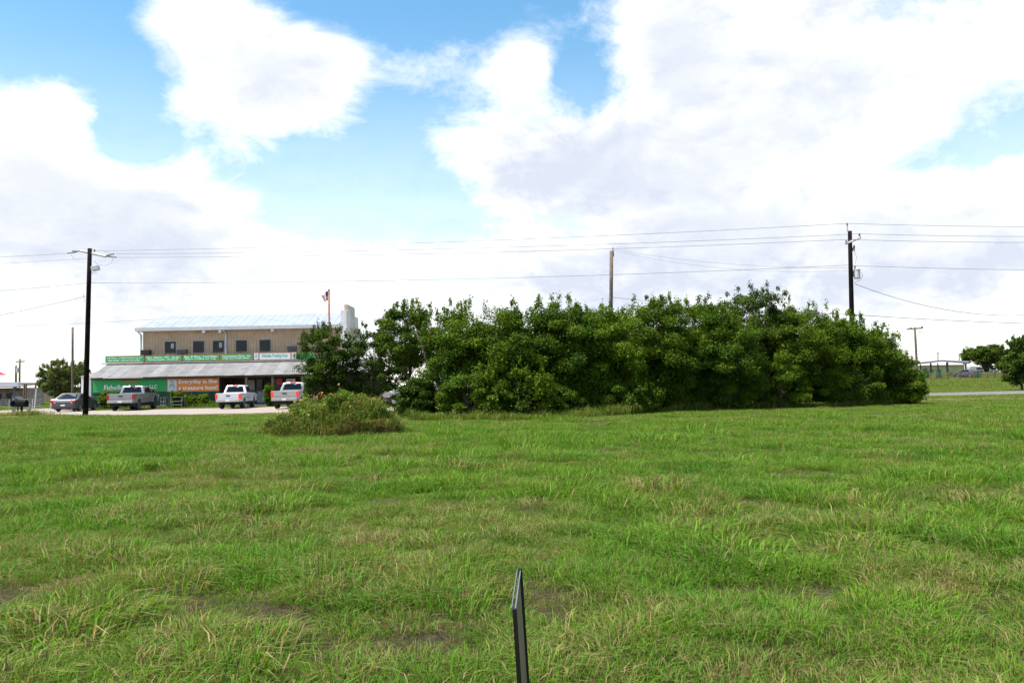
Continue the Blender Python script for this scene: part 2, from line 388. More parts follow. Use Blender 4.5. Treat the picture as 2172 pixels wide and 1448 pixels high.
M_rustpole = mat('rusty_pole', (.24, .115, .06), .75, var=.2, vscale=3)
M_stone = mat('stone_house', (.34, .29, .26), .9, var=.3, vscale=3)
M_limegreen = mat('lime_wall', (.48, .50, .22), .8, var=.1, vscale=.6)
M_greyroof = mat('grey_metal_roof', (.15, .15, .165), .5, metal=.3, var=.1, vscale=.5)
M_steelpost = mat('steel_post', (.12, .12, .14), .6, metal=.3, var=.15)
M_fencewood = mat('brown_fence_post', (.16, .085, .045), .9, var=.2, vscale=5)
M_binGreen = mat('green_barrel', (.008, .075, .018), .5, var=.1)
M_tablewood = mat('dark_table', (.045, .035, .035), .8, var=.2)
M_redroof = mat('red_sheet', (.42, .04, .06), .6, var=.1)
M_trailer = mat('white_trailer', (.40, .40, .40), .5, var=.05)

# ------------------------------------------------------------------ the ground
def axis(lims):
    out = []
    for a, b, st in lims: out += list(np.arange(a, b, st))
    return np.array(out + [lims[-1][1]])
gx_ = axis([(-3000, -300, 300), (-300, -60, 20), (-60, -24, 3), (-24, 24, .5), (24, 60, 3), (60, 300, 12), (300, 3000, 300)])
gy_ = axis([(-150, 0, 15), (0, 30, .5), (30, 60, 1.5), (60, 200, 6), (200, 500, 30), (500, 6000, 500)])
GX, GY = np.meshgrid(gx_, gy_); nx, ny = len(gx_), len(gy_)
gv = np.stack([GX.ravel(), GY.ravel(), ground(GX.ravel(), GY.ravel())], 1)
ii = (np.arange(ny - 1)[:, None] * nx + np.arange(nx - 1)[None, :]).ravel()
go = link('ground', np_mesh('ground', gv, np.stack([ii, ii + 1, ii + nx + 1, ii + nx], 1)), M_ground)
go.data.polygons.foreach_set('use_smooth', [True] * len(go.data.polygons))
tag(go, 'pasture soil under the grass, running flat to the horizon', 'ground', kind='structure')

def sheet(name, pts, m, lab, cat, lift, seed=0, jitter=.35, step=1.6):
    """flat patch with an uneven edge, laid over the ground"""
    rng = random.Random(seed); v = []
    for i in range(len(pts)):
        a = Vector(pts[i]).to_2d(); b = Vector(pts[(i + 1) % len(pts)]).to_2d(); n = max(1, int((b - a).length / step))
        for k in range(n):
            p = a.lerp(b, k / n); v.append((p.x + rng.uniform(-jitter, jitter), p.y + rng.uniform(-jitter, jitter)))
    bm = bmesh.new(); f = bm.faces.new([bm.verts.new((x, y, gz(x, y) + lift)) for x, y in v]); bmesh.ops.triangulate(bm, faces=[f])
    bmesh.ops.recalc_face_normals(bm, faces=bm.faces)
    if bm.faces[:] and sum(f.normal.z for f in bm.faces) < 0: bmesh.ops.reverse_faces(bm, faces=bm.faces)
    me = bpy.data.meshes.new(name); bm.to_mesh(me); bm.free()
    o = link(name, me, m); tag(o, lab, cat, kind='structure'); return v
LOT = [(-75, 57.5), (-42, 56.5), (-31, 56), (-22, 52.5), (-14, 51), (-3, 51.5), (8, 56), (20, 63), (20, 71), (4, 70), (-8, 70.0), (-20, 70.5), (-29, 69.5), (-36, 68.5), (-37.5, 74), (-39.5, 95), (-47, 95), (-47.5, 76), (-75, 72)]
lot_poly = sheet('gravel_lot', LOT, M_gravel, 'pinkish grey caliche parking lot in front of the shop', 'parking lot', .012, 1)
ROAD = [(20, 63), (33, 66.5), (60, 66.5), (120, 60), (120, 84), (60, 84), (36, 76.5), (20, 71)]
road_poly = sheet('road', ROAD, M_asphalt, 'grey paved lane crossing the grass beside the thicket', 'road', .016, 2, .12)
sheet('dry_verge', [(-20.5, 50.6), (-13, 49.0), (-8, 49.6), (-9, 51.6), (-15, 52.0), (-20.5, 53)], M_dirt, 'tan strip of dry dirt along the lot edge', 'verge', .020, 3, .5, .8)
sheet('dry_verge', [(-42, 51.5), (-34, 52.5), (-29.5, 54), (-30, 56), (-36, 57), (-42, 57)], M_dirt, 'dry straw coloured ground around the mailboxes', 'verge', .020, 4, .5, .8)
sheet('dry_verge', [(21, 49), (30, 52), (44, 54), (60, 58), (60, 62.5), (44, 60), (30, 58), (22, 53)], M_dirt, 'worn brownish verge between thicket end and paved lane', 'verge', .014, 5, .6, 1.0)

def inpoly(x, y, poly):
    x = np.asarray(x); y = np.asarray(y); ins = np.zeros(x.shape, bool); n = len(poly); j = n - 1
    for i in range(n):
        xi, yi = poly[i]; xj, yj = poly[j]
        c = ((yi > y) != (yj > y)) & (x < (xj - xi) * (y - yi) / (yj - yi + 1e-12) + xi); ins ^= c; j = i
    return ins

# pale track and rising park ground on the far right
tv, tf = [], []
for i, x in enumerate(np.linspace(40, 260, 45)):
    y0 = 146 - .02 * (x - 70)
    tv += [(x, y0 - 3.5, gz(x, y0 - 3.5) + .03), (x, y0 + 1.0, gz(x, y0 + 1.0) + .03)]
    if i: tf.append((2 * i - 2, 2 * i, 2 * i + 1, 2 * i - 1))
m_ = MB(); m_.add(tv, tf); tag(m_.build('path', M_cal), 'pale caliche track in front of the park fence', 'path', kind='structure')

# ------------------------------------------------------------------ vegetation builders
def unit(v): return v / (np.linalg.norm(v, axis=1, keepdims=True) + 1e-9)
def leaves(cent, rad, nper, L, rng, up=.7, out=.6, rnd=.8, cl_tint=None, shell=.55):
    """leaf faces around clump centres: verts, faces, tint"""
    C = len(cent); idx = np.repeat(np.arange(C), nper); n = len(idx)
    d = unit(rng.normal(size=(n, 3))); r = shell + (1 - shell) * rng.rand(n, 1); r *= rng.rand(n, 1) ** .25
    p = cent[idx] + d * r * rad[idx]
    nm = unit(d * out + np.array([0, 0, up]) + rng.normal(size=(n, 3)) * rnd)
    t = unit(np.cross(nm, rng.normal(size=(n, 3)))); t[:, 2] -= .25; t = unit(t); b = unit(np.cross(nm, t))
    l = (L * (.6 + .8 * rng.rand(n, 1))); w = l * .34
    v = np.stack([p, p + t * l * .45 + b * w, p + t * l - nm * l * .12, p + t * l * .45 - b * w], 1).reshape(-1, 3)
    f = np.arange(n * 4).reshape(n, 4)
    ct = cl_tint[idx] if cl_tint is not None else rng.rand(n, 3)
    ti = np.stack([np.clip(ct[:, 0] + rng.normal(size=n) * .12, 0, 1), np.clip(ct[:, 1] * .6 + rng.rand(n) * .4, 0, 1), np.clip(ct[:, 2] + rng.normal(size=n) * .08, 0, 1.5), np.ones(n)], 1)
    return v, f, np.repeat(ti, 4, 0)
def blades(base, h, w, lean, rng, curve=.5, dryp=.15):
    n = len(base); a = rng.rand(n) * 2 * np.pi
    side = np.stack([np.cos(a), np.sin(a), np.zeros(n)], 1); fw = np.stack([-np.sin(a), np.cos(a), np.zeros(n)], 1)
    ln = lean + fw * (curve * (.2 + rng.rand(n, 1)))
    z = np.array([0, 0, 1.0]); h = h.reshape(-1, 1); w = w.reshape(-1, 1)
    m1 = base + (z * .60 + ln * .30) * h; tp = base + (z * .95 + ln * .95) * h; tp[:, 2] -= (np.linalg.norm(ln, axis=1) * .25) * h[:, 0]
    v = np.stack([base - side * w / 2, base + side * w / 2, m1 + side * w * .42, m1 - side * w * .42, tp + side * w * .07, tp - side * w * .07], 1).reshape(-1, 3)
    k = np.arange(n)[:, None] * 6
    f = np.concatenate([k + np.array([0, 1, 2, 3]), k + np.array([3, 2, 4, 5])], 1).reshape(-1, 4)
    ti = np.stack([rng.rand(n), rng.rand(n), np.where(rng.rand(n) < dryp, .75 + .4 * rng.rand(n), .35 * rng.rand(n)), np.ones(n)], 1)
    return v, f, np.repeat(ti, 6, 0)
def merge(parts):
    vs, fs, ts = [], [], []; o = 0
    for v, f, t in parts:
        vs.append(v); fs.append(f + o); ts.append(t); o += len(v)
    return np.concatenate(vs), np.concatenate(fs), np.concatenate(ts)

def tree(name, x, y, zt, zb, rx, ry, seed, label, group=None, cat='tree', lm=None, L=.092, ncl=60, nper=430, stems=3, dry=0.0, fill=.25, sprigs=14, rcl=(.42, .78), dens_low=1.0, trunk_r=.075, boxy=4.0, overhang=None):
    rng = np.random.RandomState(seed); z0 = gz(x, y); lm = lm or M_leaf
    root = empty(name, (x, y, z0), label=label, cat=cat, group=group)
    zt -= z0; zb = max(zb - z0, .05); hz = (zt - zb) / 2; zc = (zt + zb) / 2
    rc = rng.uniform(rcl[0], rcl[1], (ncl, 1))
    q = rng.uniform(-1, 1, (ncl * 30, 3)); lo_ = q[:, 2] < 0         # full, rounded-box outline, narrower at the top
    pw = np.where(lo_, boxy, 2.3); s_ = (np.abs(q[:, 0]) ** pw + np.abs(q[:, 1]) ** pw + np.abs(q[:, 2]) ** pw)
    q = q[(s_ < 1) & (s_ > rng.rand(len(q)) * .75)][:ncl]; rc = rc[:len(q)]; ncl = len(q)
    ext = np.maximum(np.array([[rx, ry, hz]]) - rc * np.array([[.6, .6, .45]]), .12)
    if overhang: q[:, 1] = np.where((q[:, 2] < overhang) & (q[:, 1] < -.15), -.15 + (q[:, 1] + .15) * .25, q[:, 1])
    c = q * ext + np.array([[0, 0, zc]])
    keep = rng.rand(ncl) < np.where(c[:, 2] < zc - .3 * hz, dens_low, 1.0)
    c = c[keep]; rc = rc[keep]
    rad = rc * np.array([[1.0, 1.0, .62]]) * rng.uniform(.8, 1.2, (len(c), 3))
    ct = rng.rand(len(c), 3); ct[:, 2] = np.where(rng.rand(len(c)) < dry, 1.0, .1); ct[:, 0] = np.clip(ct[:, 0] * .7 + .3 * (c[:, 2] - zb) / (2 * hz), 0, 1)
    tv_ = rng.uniform(-.3, .3, 2); ct[:, 0] = np.clip(ct[:, 0] + tv_[0], 0, 1); ct[:, 1] = np.clip(ct[:, 1] + tv_[1], 0, 1)      # each tree its own green
    parts = [leaves(c, rad, nper, L, rng, cl_tint=ct)]
    ns = sprigs
    if ns:
        ang = rng.rand(ns) * 2 * np.pi; rr = np.sqrt(rng.rand(ns)) * .85
        sx = np.cos(ang) * rr; sy = np.sin(ang) * rr; sz = np.sqrt(np.maximum(0, 1 - rr ** 2)) ** .8
        sc = np.stack([sx * rx, sy * ry, zc + hz * sz * .98 + rng.uniform(-.1, .3, ns)], 1)
        sr = np.stack([rng.uniform(.09, .2, ns), rng.uniform(.09, .2, ns), rng.uniform(.25, .5, ns)], 1)
        st = rng.rand(ns, 3); st[:, 0] = .6 + .4 * st[:, 0]; st[:, 2] = .1
        parts.append(leaves(sc, sr, 55, L, rng, up=.4, cl_tint=st, shell=.2))
    nf = int(fill * ncl)                                    # sparse leaves deep in the crown
    if nf:
        fc = unit(rng.normal(size=(nf, 3))) * rng.rand(nf, 1) ** .5 * .6 * np.array([[rx, ry, hz]]) + np.array([[0, 0, zc]])
        ft = rng.rand(nf, 3); ft[:, 2] = .1
        parts.append(leaves(fc, np.full((nf, 3), .8), 130, L * 1.2, rng, cl_tint=ft, shell=.0))
    v, f, t = merge(parts)
    low = v[:, 2] < .02; v[low, 2] = .02 + rng.rand(low.sum()) * .1
    link('crown', np_mesh('crown', v, f, t), lm, root)
    mb = MB(); rr = random.Random(seed)
    tops = []
    for k in range(stems):
        a = rr.uniform(0, 6.28); q = rr.uniform(.1, .5)
        p0 = Vector((.12 * math.cos(a), .12 * math.sin(a), -.05)); p3 = Vector((rx * q * math.cos(a), ry * q * math.sin(a), zc + hz * .55))
        p1 = p0.lerp(p3, .3) + Vector((rr.uniform(-.15, .15), rr.uniform(-.15, .15), .15)); p2 = p0.lerp(p3, .65) + Vector((rr.uniform(-.2, .2), rr.uniform(-.2, .2), .1))
        sc_ = trunk_r * (1.0 if k == 0 else rr.uniform(.5, .85))
        mb.tube([p0, p1, p2, p3], [sc_ * 1.25, sc_, sc_ * .7, sc_ * .25], 7); tops.append((p0, p1, p2, p3))
    for i in rng.permutation(len(c))[:int(len(c) * .55)]:
        s_ = tops[rr.randrange(len(tops))]; e = Vector(c[i]); f0 = min(max((e.z / max(zt, .1)) * .6, .12), .85)
        a0 = s_[0].lerp(s_[1], f0 / .35) if f0 < .35 else s_[1].lerp(s_[2], (f0 - .35) / .35) if f0 < .7 else s_[2].lerp(s_[3], (f0 - .7) / .3)
        md = a0.lerp(e, .55) + Vector((rr.uniform(-.15, .15), rr.uniform(-.15, .15), rr.uniform(-.05, .25)))
        mb.tube([a0, md, e], [trunk_r * .38, trunk_r * .24, trunk_r * .08], 4, False)
    mb.build('trunk', M_bark, root, smooth=True)
    return root
def tree_px(name, cx, hw, top, bot, Y, seed, label, group=None, depth=None, **k):
    a = at(cx, (top + bot) / 2, Y); rx = hw * Y / FPX
    return tree(name, a.x, Y, at(cx, top, Y).z, at(cx, bot, Y).z, rx, depth or max(1.3, min(rx * 1.0, 2.6)), seed, label, group, **k)

# ------------------------------------------------------------------ shop building
def make_shop():
    Yc, Yw, Ys, Yu = 75.0, 75.45, 78.0, 79.0       # porch eave, green wall, sign board, upper wall
    X = lambda px, Y: at(px, 800, Y).x
    Zh = lambda px, py, Y: at(px, py, Y).z
    shop = empty('shop_building', (X(450, Yc), Yc + 6, 0), label='long two storey shop with tan upper wall, metal roofs and green lower wall', cat='building')
    O = shop.location.copy()
    def bx(name, a, b, m, parent=shop, **k):
        return MB().b2(Vector(a) - O, Vector(b) - O).build(name, m, parent, **k)
    # upper storey
    uxl, uxr = X(303, Yu), X(726, Yu); zeave = 7.25
    rib = MB(); n = int((uxr - uxl) / .3)
    poly = []
    for i in range(n):
        x = uxl + (uxr - uxl) * i / n; s = (uxr - uxl) / n
        poly += [(x, 0), (x + s * .62, 0), (x + s * .72, -.05), (x + s * .9, -.05)]
    poly.append((uxr, 0))
    vs = [(x - O.x, Yu + d - O.y, z) for z in (2.6, zeave) for x, d in poly]; k = len(poly)
    rib.add(vs, [(i, i + 1, i + 1 + k, i + k) for i in range(k - 1)])
    D = 6.6
    rib.b2((uxl - O.x, Yu + .06 - O.y, 0), (uxr - O.x, Yu + D - O.y, zeave))
    rib.build('upper_wall', M_tan, shop)
    for i, px in enumerate((350, 410, 452, 501, 551)):
        x0, x1 = X(px, Yu), X(px + 24, Yu); z1 = Zh(px + 12, 724 - (px - 350) * .019, Yu); z0 = Zh(px + 12, 749 - (px - 350) * .019, Yu)
        w = bx('window', (x0 - .05, Yu - .085, z0 - .05), (x1 + .05, Yu - .02, z1 + .05), M_white)
        fr = MB(); t = .11
        for a, b in (((x0, z0), (x1, z0 + t)), ((x0, z1 - t), (x1, z1)), ((x0, z0 + t), (x0 + t, z1 - t)), ((x1 - t, z0 + t), (x1, z1 - t))):
            fr.b2((a[0] - O.x, Yu - .125 - O.y, a[1]), (b[0] - O.x, Yu - .09 - O.y, b[1]))
        fr.build('frame', M_winf, w)
        bx('pane', (x0 + t, Yu - .105, z0 + t), (x1 - t, Yu - .095, z1 - t), M_glass, w)
        if i in (0, 2):
            bx('blind', (x0 + .6, Yu - .1085, z0 + .45), (x1 - .2, Yu - .1055, z1 - .2), M_curtain, w)
    # hipped metal roof with gutter
    ex0, ex1, ey0, ey1 = uxl - .45, uxr - .05, Yu - .45, Yu + D + .3
    ymid, zr = Yu + 3.3, Zh(520, 667.5, Yu + 3.3)
    rx0 = X(345, ymid)
    roof = MB(); zb = zeave + .30
    P = lambda x, y, z: (x - O.x, y - O.y, z)
    roof.add([P(ex0, ey0, zb), P(ex1, ey0, zb), P(ex1, ymid, zr), P(rx0, ymid, zr), P(ex0, ey1, zb), P(ex1, ey1, zb)],
             [(0, 1, 2, 3), (4, 3, 2, 5), (0, 3, 4), (0, 4, 5, 1), (1, 5, 2)])
    up = roof.build('upper_roof', M_roofU, shop)
    npan = 30
    for i in range(npan):
        xa = ex0 + (ex1 - ex0) * i / npan; xb = ex0 + (ex1 - ex0) * (i + 1) / npan - .018
        def top(x):
            return min(1.0, (x - ex0) / (rx0 - ex0)) if x < rx0 else 1.0
        def pt(x, f, h): return P(x, ey0 + (ymid - ey0) * f, zb + (zr - zb) * f + h)
        fa, fb = top(xa), top(xb); h = .016 if i % 2 else .022
        q = MB(); q.add([pt(xa, 0, .004), pt(xb, 0, .004), pt(xb, fb, .004), pt(xa, fa, .004), pt(xa, 0, h), pt(xb, 0, h), pt(xb, fb, h), pt(xa, fa, h)],
              [(0, 1, 5, 4), (1, 2, 6, 5), (2, 3, 7, 6), (3, 0, 4, 7), (4, 5, 6, 7)])
        q.build('roof_panel', M_roofU, up)
    g = MB().b2(P(ex0 - .08, ey0 - .12, zeave + .0), P(ex1, ey0, zb + .02)).b2(P(ex0 - .08, ey0 + .002, zeave), P(ex0, ey1, zb + .02)).build('gutter', M_white, shop)
    MB().b2(P(ex0, ey0 + .003, zeave - .02), P(ex1, Yu + .01, zeave + .02)).build('soffit', M_white, shop)
    for px in (303, 480):
        x = X(px, Yu) - (.12 if px == 303 else 0)
        m = MB(); m.b2(P(x - .07, Yu - .20, 4.4), P(x + .07, Yu - .06, zeave - .35)); m.tube([P(x, Yu - .13, zeave - .36), P(x - .2, ey0 - .05, zeave + .02)], .07, 8)
        m.build('downspout', M_white, shop)
    for px in (436, 470, 581):
        x = X(px, Yu); MB().b2(P(x - .13, ey0 - .1, zeave - .26), P(x + .13, Yu - .03, zeave - .002)).build('eave_bracket', M_white, shop)
    # stepped false front on the far end
    fx = uxr
    for (y0, y1, z1, m, t) in ((Yu - .55, Yu + 1.2, Zh(730, 659, Yu), M_whitewall, .55), (Yu + 1.2, Yu + 4.9, Zh(742, 646, Yu + 1.4), M_whitewall, .30), (Yu + 4.9, Yu + D + .3, Zh(754, 671, Yu + 5), M_whitewall, .30)):
        st = MB().b2(P(fx, y0, 2.8), P(fx + t, y1, z1)).build('false_front', M_tan if y1 - y0 > 3 else m, shop)
        if y1 - y0 > 3:
            nb = 12
            for k in range(nb):
                za = zeave + .2 + (z1 - zeave - .3) * k / nb; zb_ = zeave + .2 + (z1 - zeave - .3) * (k + .72) / nb
                MB().b2(P(fx + t, y0 + .1, za), P(fx + t + .05, y1 - .1, zb_)).build('board', M_whitewall, st)
    bx('end_wall', (fx - .02, Yu + .07, 0), (fx + .14, Yu + D, 2.79), M_tan)
    # lower storey: wall behind the porch, green front wall on the left half
    lxl, lxr = X(194, Yw), X(665, Yw); gxr = X(465, Yw)
    bx('green_wall', (lxl, Yw, 0), (gxr, Yw + .18, 2.78), M_dgreen)
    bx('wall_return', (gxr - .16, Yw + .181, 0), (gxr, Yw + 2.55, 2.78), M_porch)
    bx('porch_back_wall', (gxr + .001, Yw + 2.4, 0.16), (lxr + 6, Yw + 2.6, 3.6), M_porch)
    bx('porch_floor', (gxr + .002, Yw - .1, 0), (lxr + 6, Yw + 2.39, .15), M_concrete)
    wx0 = X(172.5, Yw + .3)
    bx('white_side_wall', (wx0, Yw + .3, 0), (lxl - .25, Yw + 2.6, 2.95), M_whitewall)
    bx('corner_trim', (lxl - .249, Yw - .02, 0), (lxl - .002, Yw + .2, 2.8), M_white)
    # porch lean-to roof of separate tin sheets
    ze, zt_ = 2.86, 4.12
    cx0, cx1 = X(190, Yc), lxr + 6
    sub = MB().add([P(cx0, Yc, ze - .05), P(cx1, Yc, ze - .05), P(cx1, Ys + .1, zt_ - .05), P(cx0, Ys + .1, zt_ - .05)], [(0, 1, 2, 3)])
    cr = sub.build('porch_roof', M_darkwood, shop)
    ns = 30; rng = random.Random(4)
    for i in range(ns):
        xa = cx0 + (cx1 - cx0) * i / ns; xb = cx0 + (cx1 - cx0) * (i + 1) / ns + .03; sg = 6
        q = MB(); top_, h0 = [], rng.uniform(.0, .012); e = rng.uniform(-.03, .03)
        for j in range(sg * 2 + 1):
            x = xa + (xb - xa) * j / (sg * 2); dz = h0 + (.022 if j % 2 else 0) + (.012 if i % 2 else 0)
            top_.append((x, dz))
        kk = len(top_)
        q.add([P(x, Yc - .12 + e, ze - .05 + dz) for x, dz in top_] + [P(x, Ys + .1, zt_ + dz) for x, dz in top_], [(j, j + 1, j + 1 + kk, j + kk) for j in range(kk - 1)])
        q.build('roof_sheet', M_roofSheets[rng.randrange(3)], cr)
    # the white side wing roof continues left of the porch
    MB().add([P(wx0 - .1, Yc + .55, 2.97), P(lxl - .2, Yc + .55, 2.97), P(lxl + .6, Ys + .4, 3.95), P(wx0 + 1.5, Ys + .4, 3.75)], [(0, 1, 2, 3)]).build('side_roof', M_roofC, shop)
    bx('fascia', (cx0 + .1, Yc - .02, ze - .22), (cx1, Yc + .10, ze - .08), M_darkwood)
    for px in (521, 577, 640):
        x = X(px, Yc); bx('porch_post', (x - .1, Yc + .11, .15), (x + .1, Yc + .3, ze - .1), M_wood)
    bx('ridge_flashing', (X(215, Ys), Ys - .06, zt_ + .02), (cx1, Ys + .12, zt_ + .13), M_white)
    # shop front under the porch
    yb = Yw + 2.4
    d = bx('door', (X(544, yb), yb - .06, .16), (X(563, yb), yb - .002, 2.55), M_winf)
    bx('pane', (X(545.5, yb), yb - .075, 1.45), (X(561.5, yb), yb - .062, 2.45), M_glass, d)
    bx('panel', (X(545.5, yb), yb - .075, .3), (X(561.5, yb), yb - .062, 1.35), M_curtain, d)
    bx('handle', (X(546.2, yb), yb - .12, 1.15), (X(547.2, yb), yb - .076, 1.42), M_galv, d)
    w = bx('shop_window', (X(524, yb), yb - .05, .9), (X(541, yb), yb - .003, 2.5), M_winf)
    bx('pane', (X(525, yb), yb - .065, 1.0), (X(540, yb), yb - .052, 2.4), M_curtain, w)
    w = bx('shop_window', (X(582, yb), yb - .05, .9), (X(596, yb), yb - .003, 2.5), M_winf)
    bx('pane', (X(583, yb), yb - .065, 1.0), (X(595, yb), yb - .052, 2.4), M_glass, w)
    return dict(Yc=Yc, Yw=Yw, Ys=Ys, Yu=Yu, X=X, Zh=Zh, gxr=gxr, lxl=lxl, cx1=cx1, zt=zt_, shop=shop)
S = make_shop()

def lettering(txt, x, y, z, width, height, m, parent, bold=.012, proud=.012, name='lettering'):
    """flat raised print fitted into width x height, facing -y; x,z = left bottom in world"""
    cu = bpy.data.curves.new('t', 'FONT'); cu.body = txt; cu.size = 1.0; cu.extrude = .004; cu.offset = bold
    o = bpy.data.objects.new('t', cu); COL.objects.link(o); dg = bpy.context.evaluated_depsgraph_get(); dg.update()
    me = bpy.data.meshes.new_from_object(o.evaluated_get(dg)); bpy.data.objects.remove(o); me.name = 'lettering'
    n = len(me.vertices); co = np.empty(n * 3, np.float32); me.vertices.foreach_get('co', co); co = co.reshape(-1, 3)
    mn, mx = co.min(0), co.max(0); s = (co - mn) / np.maximum(mx - mn, 1e-6)
    out = np.stack([x + s[:, 0] * width, y - proud + s[:, 2] * .008, z + s[:, 1] * height], 1)
    pl = parent.location
    out -= np.array([pl.x, pl.y, pl.z]); me.vertices.foreach_set('co', out.astype(np.float32).ravel()); me.update()
    o = link(name, me, m, parent); o['kind'] = 'stuff'; return o

def signs():
    X, Zh, Yw, Ys, Yu = S['X'], S['Zh'], S['Yw'], S['Ys'], S['Yu']
    def board(name, x0, x1, y, z0, z1, m, lab, t=.05, cat='sign', frame=None, group=None):
        r = empty(name, ((x0 + x1) / 2, y, z0), label=lab, cat=cat, group=group)
        hw = (x1 - x0) / 2
        MB().b2((-hw, -t, 0), (hw, 0, z1 - z0)).build('panel', m, r)
        if frame:
            f = MB(); e = .05; h = z1 - z0
            f.b2((-hw - e, -t - .01, -e), (hw + e, 0, -.002)).b2((-hw - e, -t - .01, h + .002), (hw + e, 0, h + e))
            f.b2((-hw - e, -t - .01, -.001), (-hw - .002, 0, h + .001)).b2((hw + .002, -t - .01, -.001), (hw + e, 0, h + .001)).build('frame', frame, r)
        return r
    def crest(r, x0, x1, y, z0, z1):
        cx, cz, s = (x0 + x1) / 2 - r.location.x, (z0 + z1) / 2 - r.location.z, (x1 - x0) * .5; yy = y - r.location.y
        h = z1 - z0
        for (dx, dz, w_, h_, mm) in ((-.42, -.05, .16, .5, M_logoink), (-.1, .02, .22, .34, M_logoink), (.25, .08, .30, .38, M_logotan), (.45, -.12, .2, .3, M_logoink), (0, .36, .8, .10, M_logoink), (.3, -.38, .35, .05, M_logoink)):
            q = MB(); pts = [(cx + dx * s + w_ * s * .5 * math.cos(a) * (1 + .25 * math.sin(3 * a)), cz + dz * h + h_ * h * .5 * math.sin(a)) for a in [k * math.pi / 6 for k in range(12)]]
            q.prism_y(pts, yy - .012, yy - .004); q.build('emblem', mm, r)
    yb = Yw - .002
    x0, x1 = S['lxl'] + .15, X(354, Yw); z1, z0 = Zh(300, 804, Yw), Zh(300, 831, Yw)
    g = board('wall_banner', x0, x1, yb, z0, z1, M_banner, 'large green shop banner with white name lettering on the lower wall', cat='banner')
    yt = yb - .05
    lettering('Fishville', X(222, Yw), yt, Zh(240, 827, Yw), X(262, Yw) - X(222, Yw), .45, M_letter, g)
    lettering('Trading Post', X(265, Yw), yt, Zh(265, 827, Yw), X(315, Yw) - X(265, Yw), .42, M_letter, g)
    lettering('LLC', X(318, Yw), yt, Zh(326, 823.5, Yw), X(334, Yw) - X(318, Yw), .32, M_letter, g)
    MB().b2((X(220, Yw) - g.location.x, -.066, .18), (X(334, Yw) - g.location.x, -.054, .23)).build('underline', M_orange2, g)
    MB().b2((X(260, Yw) - g.location.x, -.066, z1 - z0 - .28), (X(295, Yw) - g.location.x, -.054, z1 - z0 - .16)).build('orange_line', M_orange2, g)
    x0, x1 = X(354.6, Yw), X(465, Yw); z1, z0 = Zh(410, 802, Yw), Zh(410, 830.2, Yw)
    o = board('wall_banner', x0, x1, yb, z0, z1, M_orange, 'orange banner reading Everyday is like a treasure hunt', cat='banner')
    lx0, lx1 = X(356.5, Yw), X(375, Yw)
    MB().b2((lx0 - o.location.x, -.062, .1), (lx1 - o.location.x, -.052, z1 - z0 - .1)).build('logo_panel', M_logo, o)
    crest(o, lx0, lx1, yb - .062, z0 + .1, z1 - .1)
    lettering('Everyday is like', X(379.5, Yw), yt, Zh(420, 814.6, Yw), X(461, Yw) - X(379.5, Yw), .44, M_letter, o, bold=.02)
    lettering('a treasure hunt!', X(379.5, Yw), yt, Zh(420, 826.3, Yw), X(462, Yw) - X(379.5, Yw), .38, M_letter, o, bold=.02)
    # board of small signs standing on the porch roof
    zb = S['zt'] + .20; H_ = .54
    rows = [((226, 305), 'Full Menu - Catfish All you can eat', 'Ugly Burger - Hot & Cold Coffee', 'leftmost green roof sign about menu, burger and coffee'),
            ((310, 385), 'Paint - Electric - PVC - Garden', 'Cleaning Supplies - Household', 'green roof sign listing paint, electric and PVC supplies'),
            ((390, 465), 'Beer & Wine - Local Meats', 'Nitro Coffee on Tap', 'green roof sign for wine and Nitro Coffee on Tap'),
            ((470, 535), 'Convenience Store - Ice', 'Cafe, Ice Cream Shop', 'green roof sign for convenience store and ice cream shop')]
    for (a, b), t1, t2, lab in rows:
        x0, x1 = X(a, Ys), X(b, Ys)
        r = board('roof_sign', x0, x1, Ys - .1, zb, zb + H_, M_bangreen, 'long ' + lab if a == -1 else lab.replace('leftmost ', ''), frame=M_orange2, group='green signs standing on the porch roof')
        w_ = x1 - x0
        lettering(t1, x0 + .12, Ys - .15, zb + .29, w_ - .24, .18, M_letter, r, bold=.01)
        lettering(t2, x0 + w_ * .06, Ys - .15, zb + .06, w_ * .86, .18, M_letter, r, bold=.01)
    x0, x1 = X(540, Ys), X(549, Ys)
    r = board('roof_sign', x0, x1, Ys - .1, zb, zb + .62, M_logo, 'small square white emblem sign beside the ice cream sign'); crest(r, x0, x1, Ys - .15, zb, zb + .62)
    x0, x1 = X(551.5, Ys), X(617, Ys)
    r = board('roof_sign', x0, x1, Ys - .1, zb, zb + .60, M_logo, 'white roof sign with green Trading Post lettering', frame=M_orange2)
    lettering('Fishville Trading Post', x0 + .25, Ys - .15, zb + .16, (x1 - x0) * .82, .32, M_lettergreen, r)
    x0, x1 = X(619.5, Ys), X(629, Ys)
    r = board('roof_sign', x0, x1, Ys - .1, zb, zb + .62, M_logo, 'small square white emblem sign half behind the tree'); crest(r, x0, x1, Ys - .15, zb, zb + .62)
    x0, x1 = X(631, Ys), X(668, Ys)
    r = board('roof_sign', x0, x1, Ys - .1, zb, zb + .54, M_bangreen, 'green roof sign mostly hidden by tree leaves', frame=M_orange2)
    # things on the walls
    def aircon(px, py, w_, h_, m, lab):
        r = empty('air_conditioner', (X(px, Yu), Yu - .02, Zh(px, py + 4, Yu)), label=lab, cat='air conditioner', group='window air conditioners on the upper wall')
        MB().b2((-w_ / 2, -.45, 0), (w_ / 2, -.04, h_)).build('case', m, r, bevel=.02)
        for k in range(5): MB().b2((-w_ / 2 + .06, -.465, .07 + k * .075), (w_ / 2 - .06, -.452, .11 + k * .075)).build('louvre', M_winf, r)
    aircon(312, 749, .9, .48, M_chassis, 'black air conditioner low on the tan wall by the corner downspout')
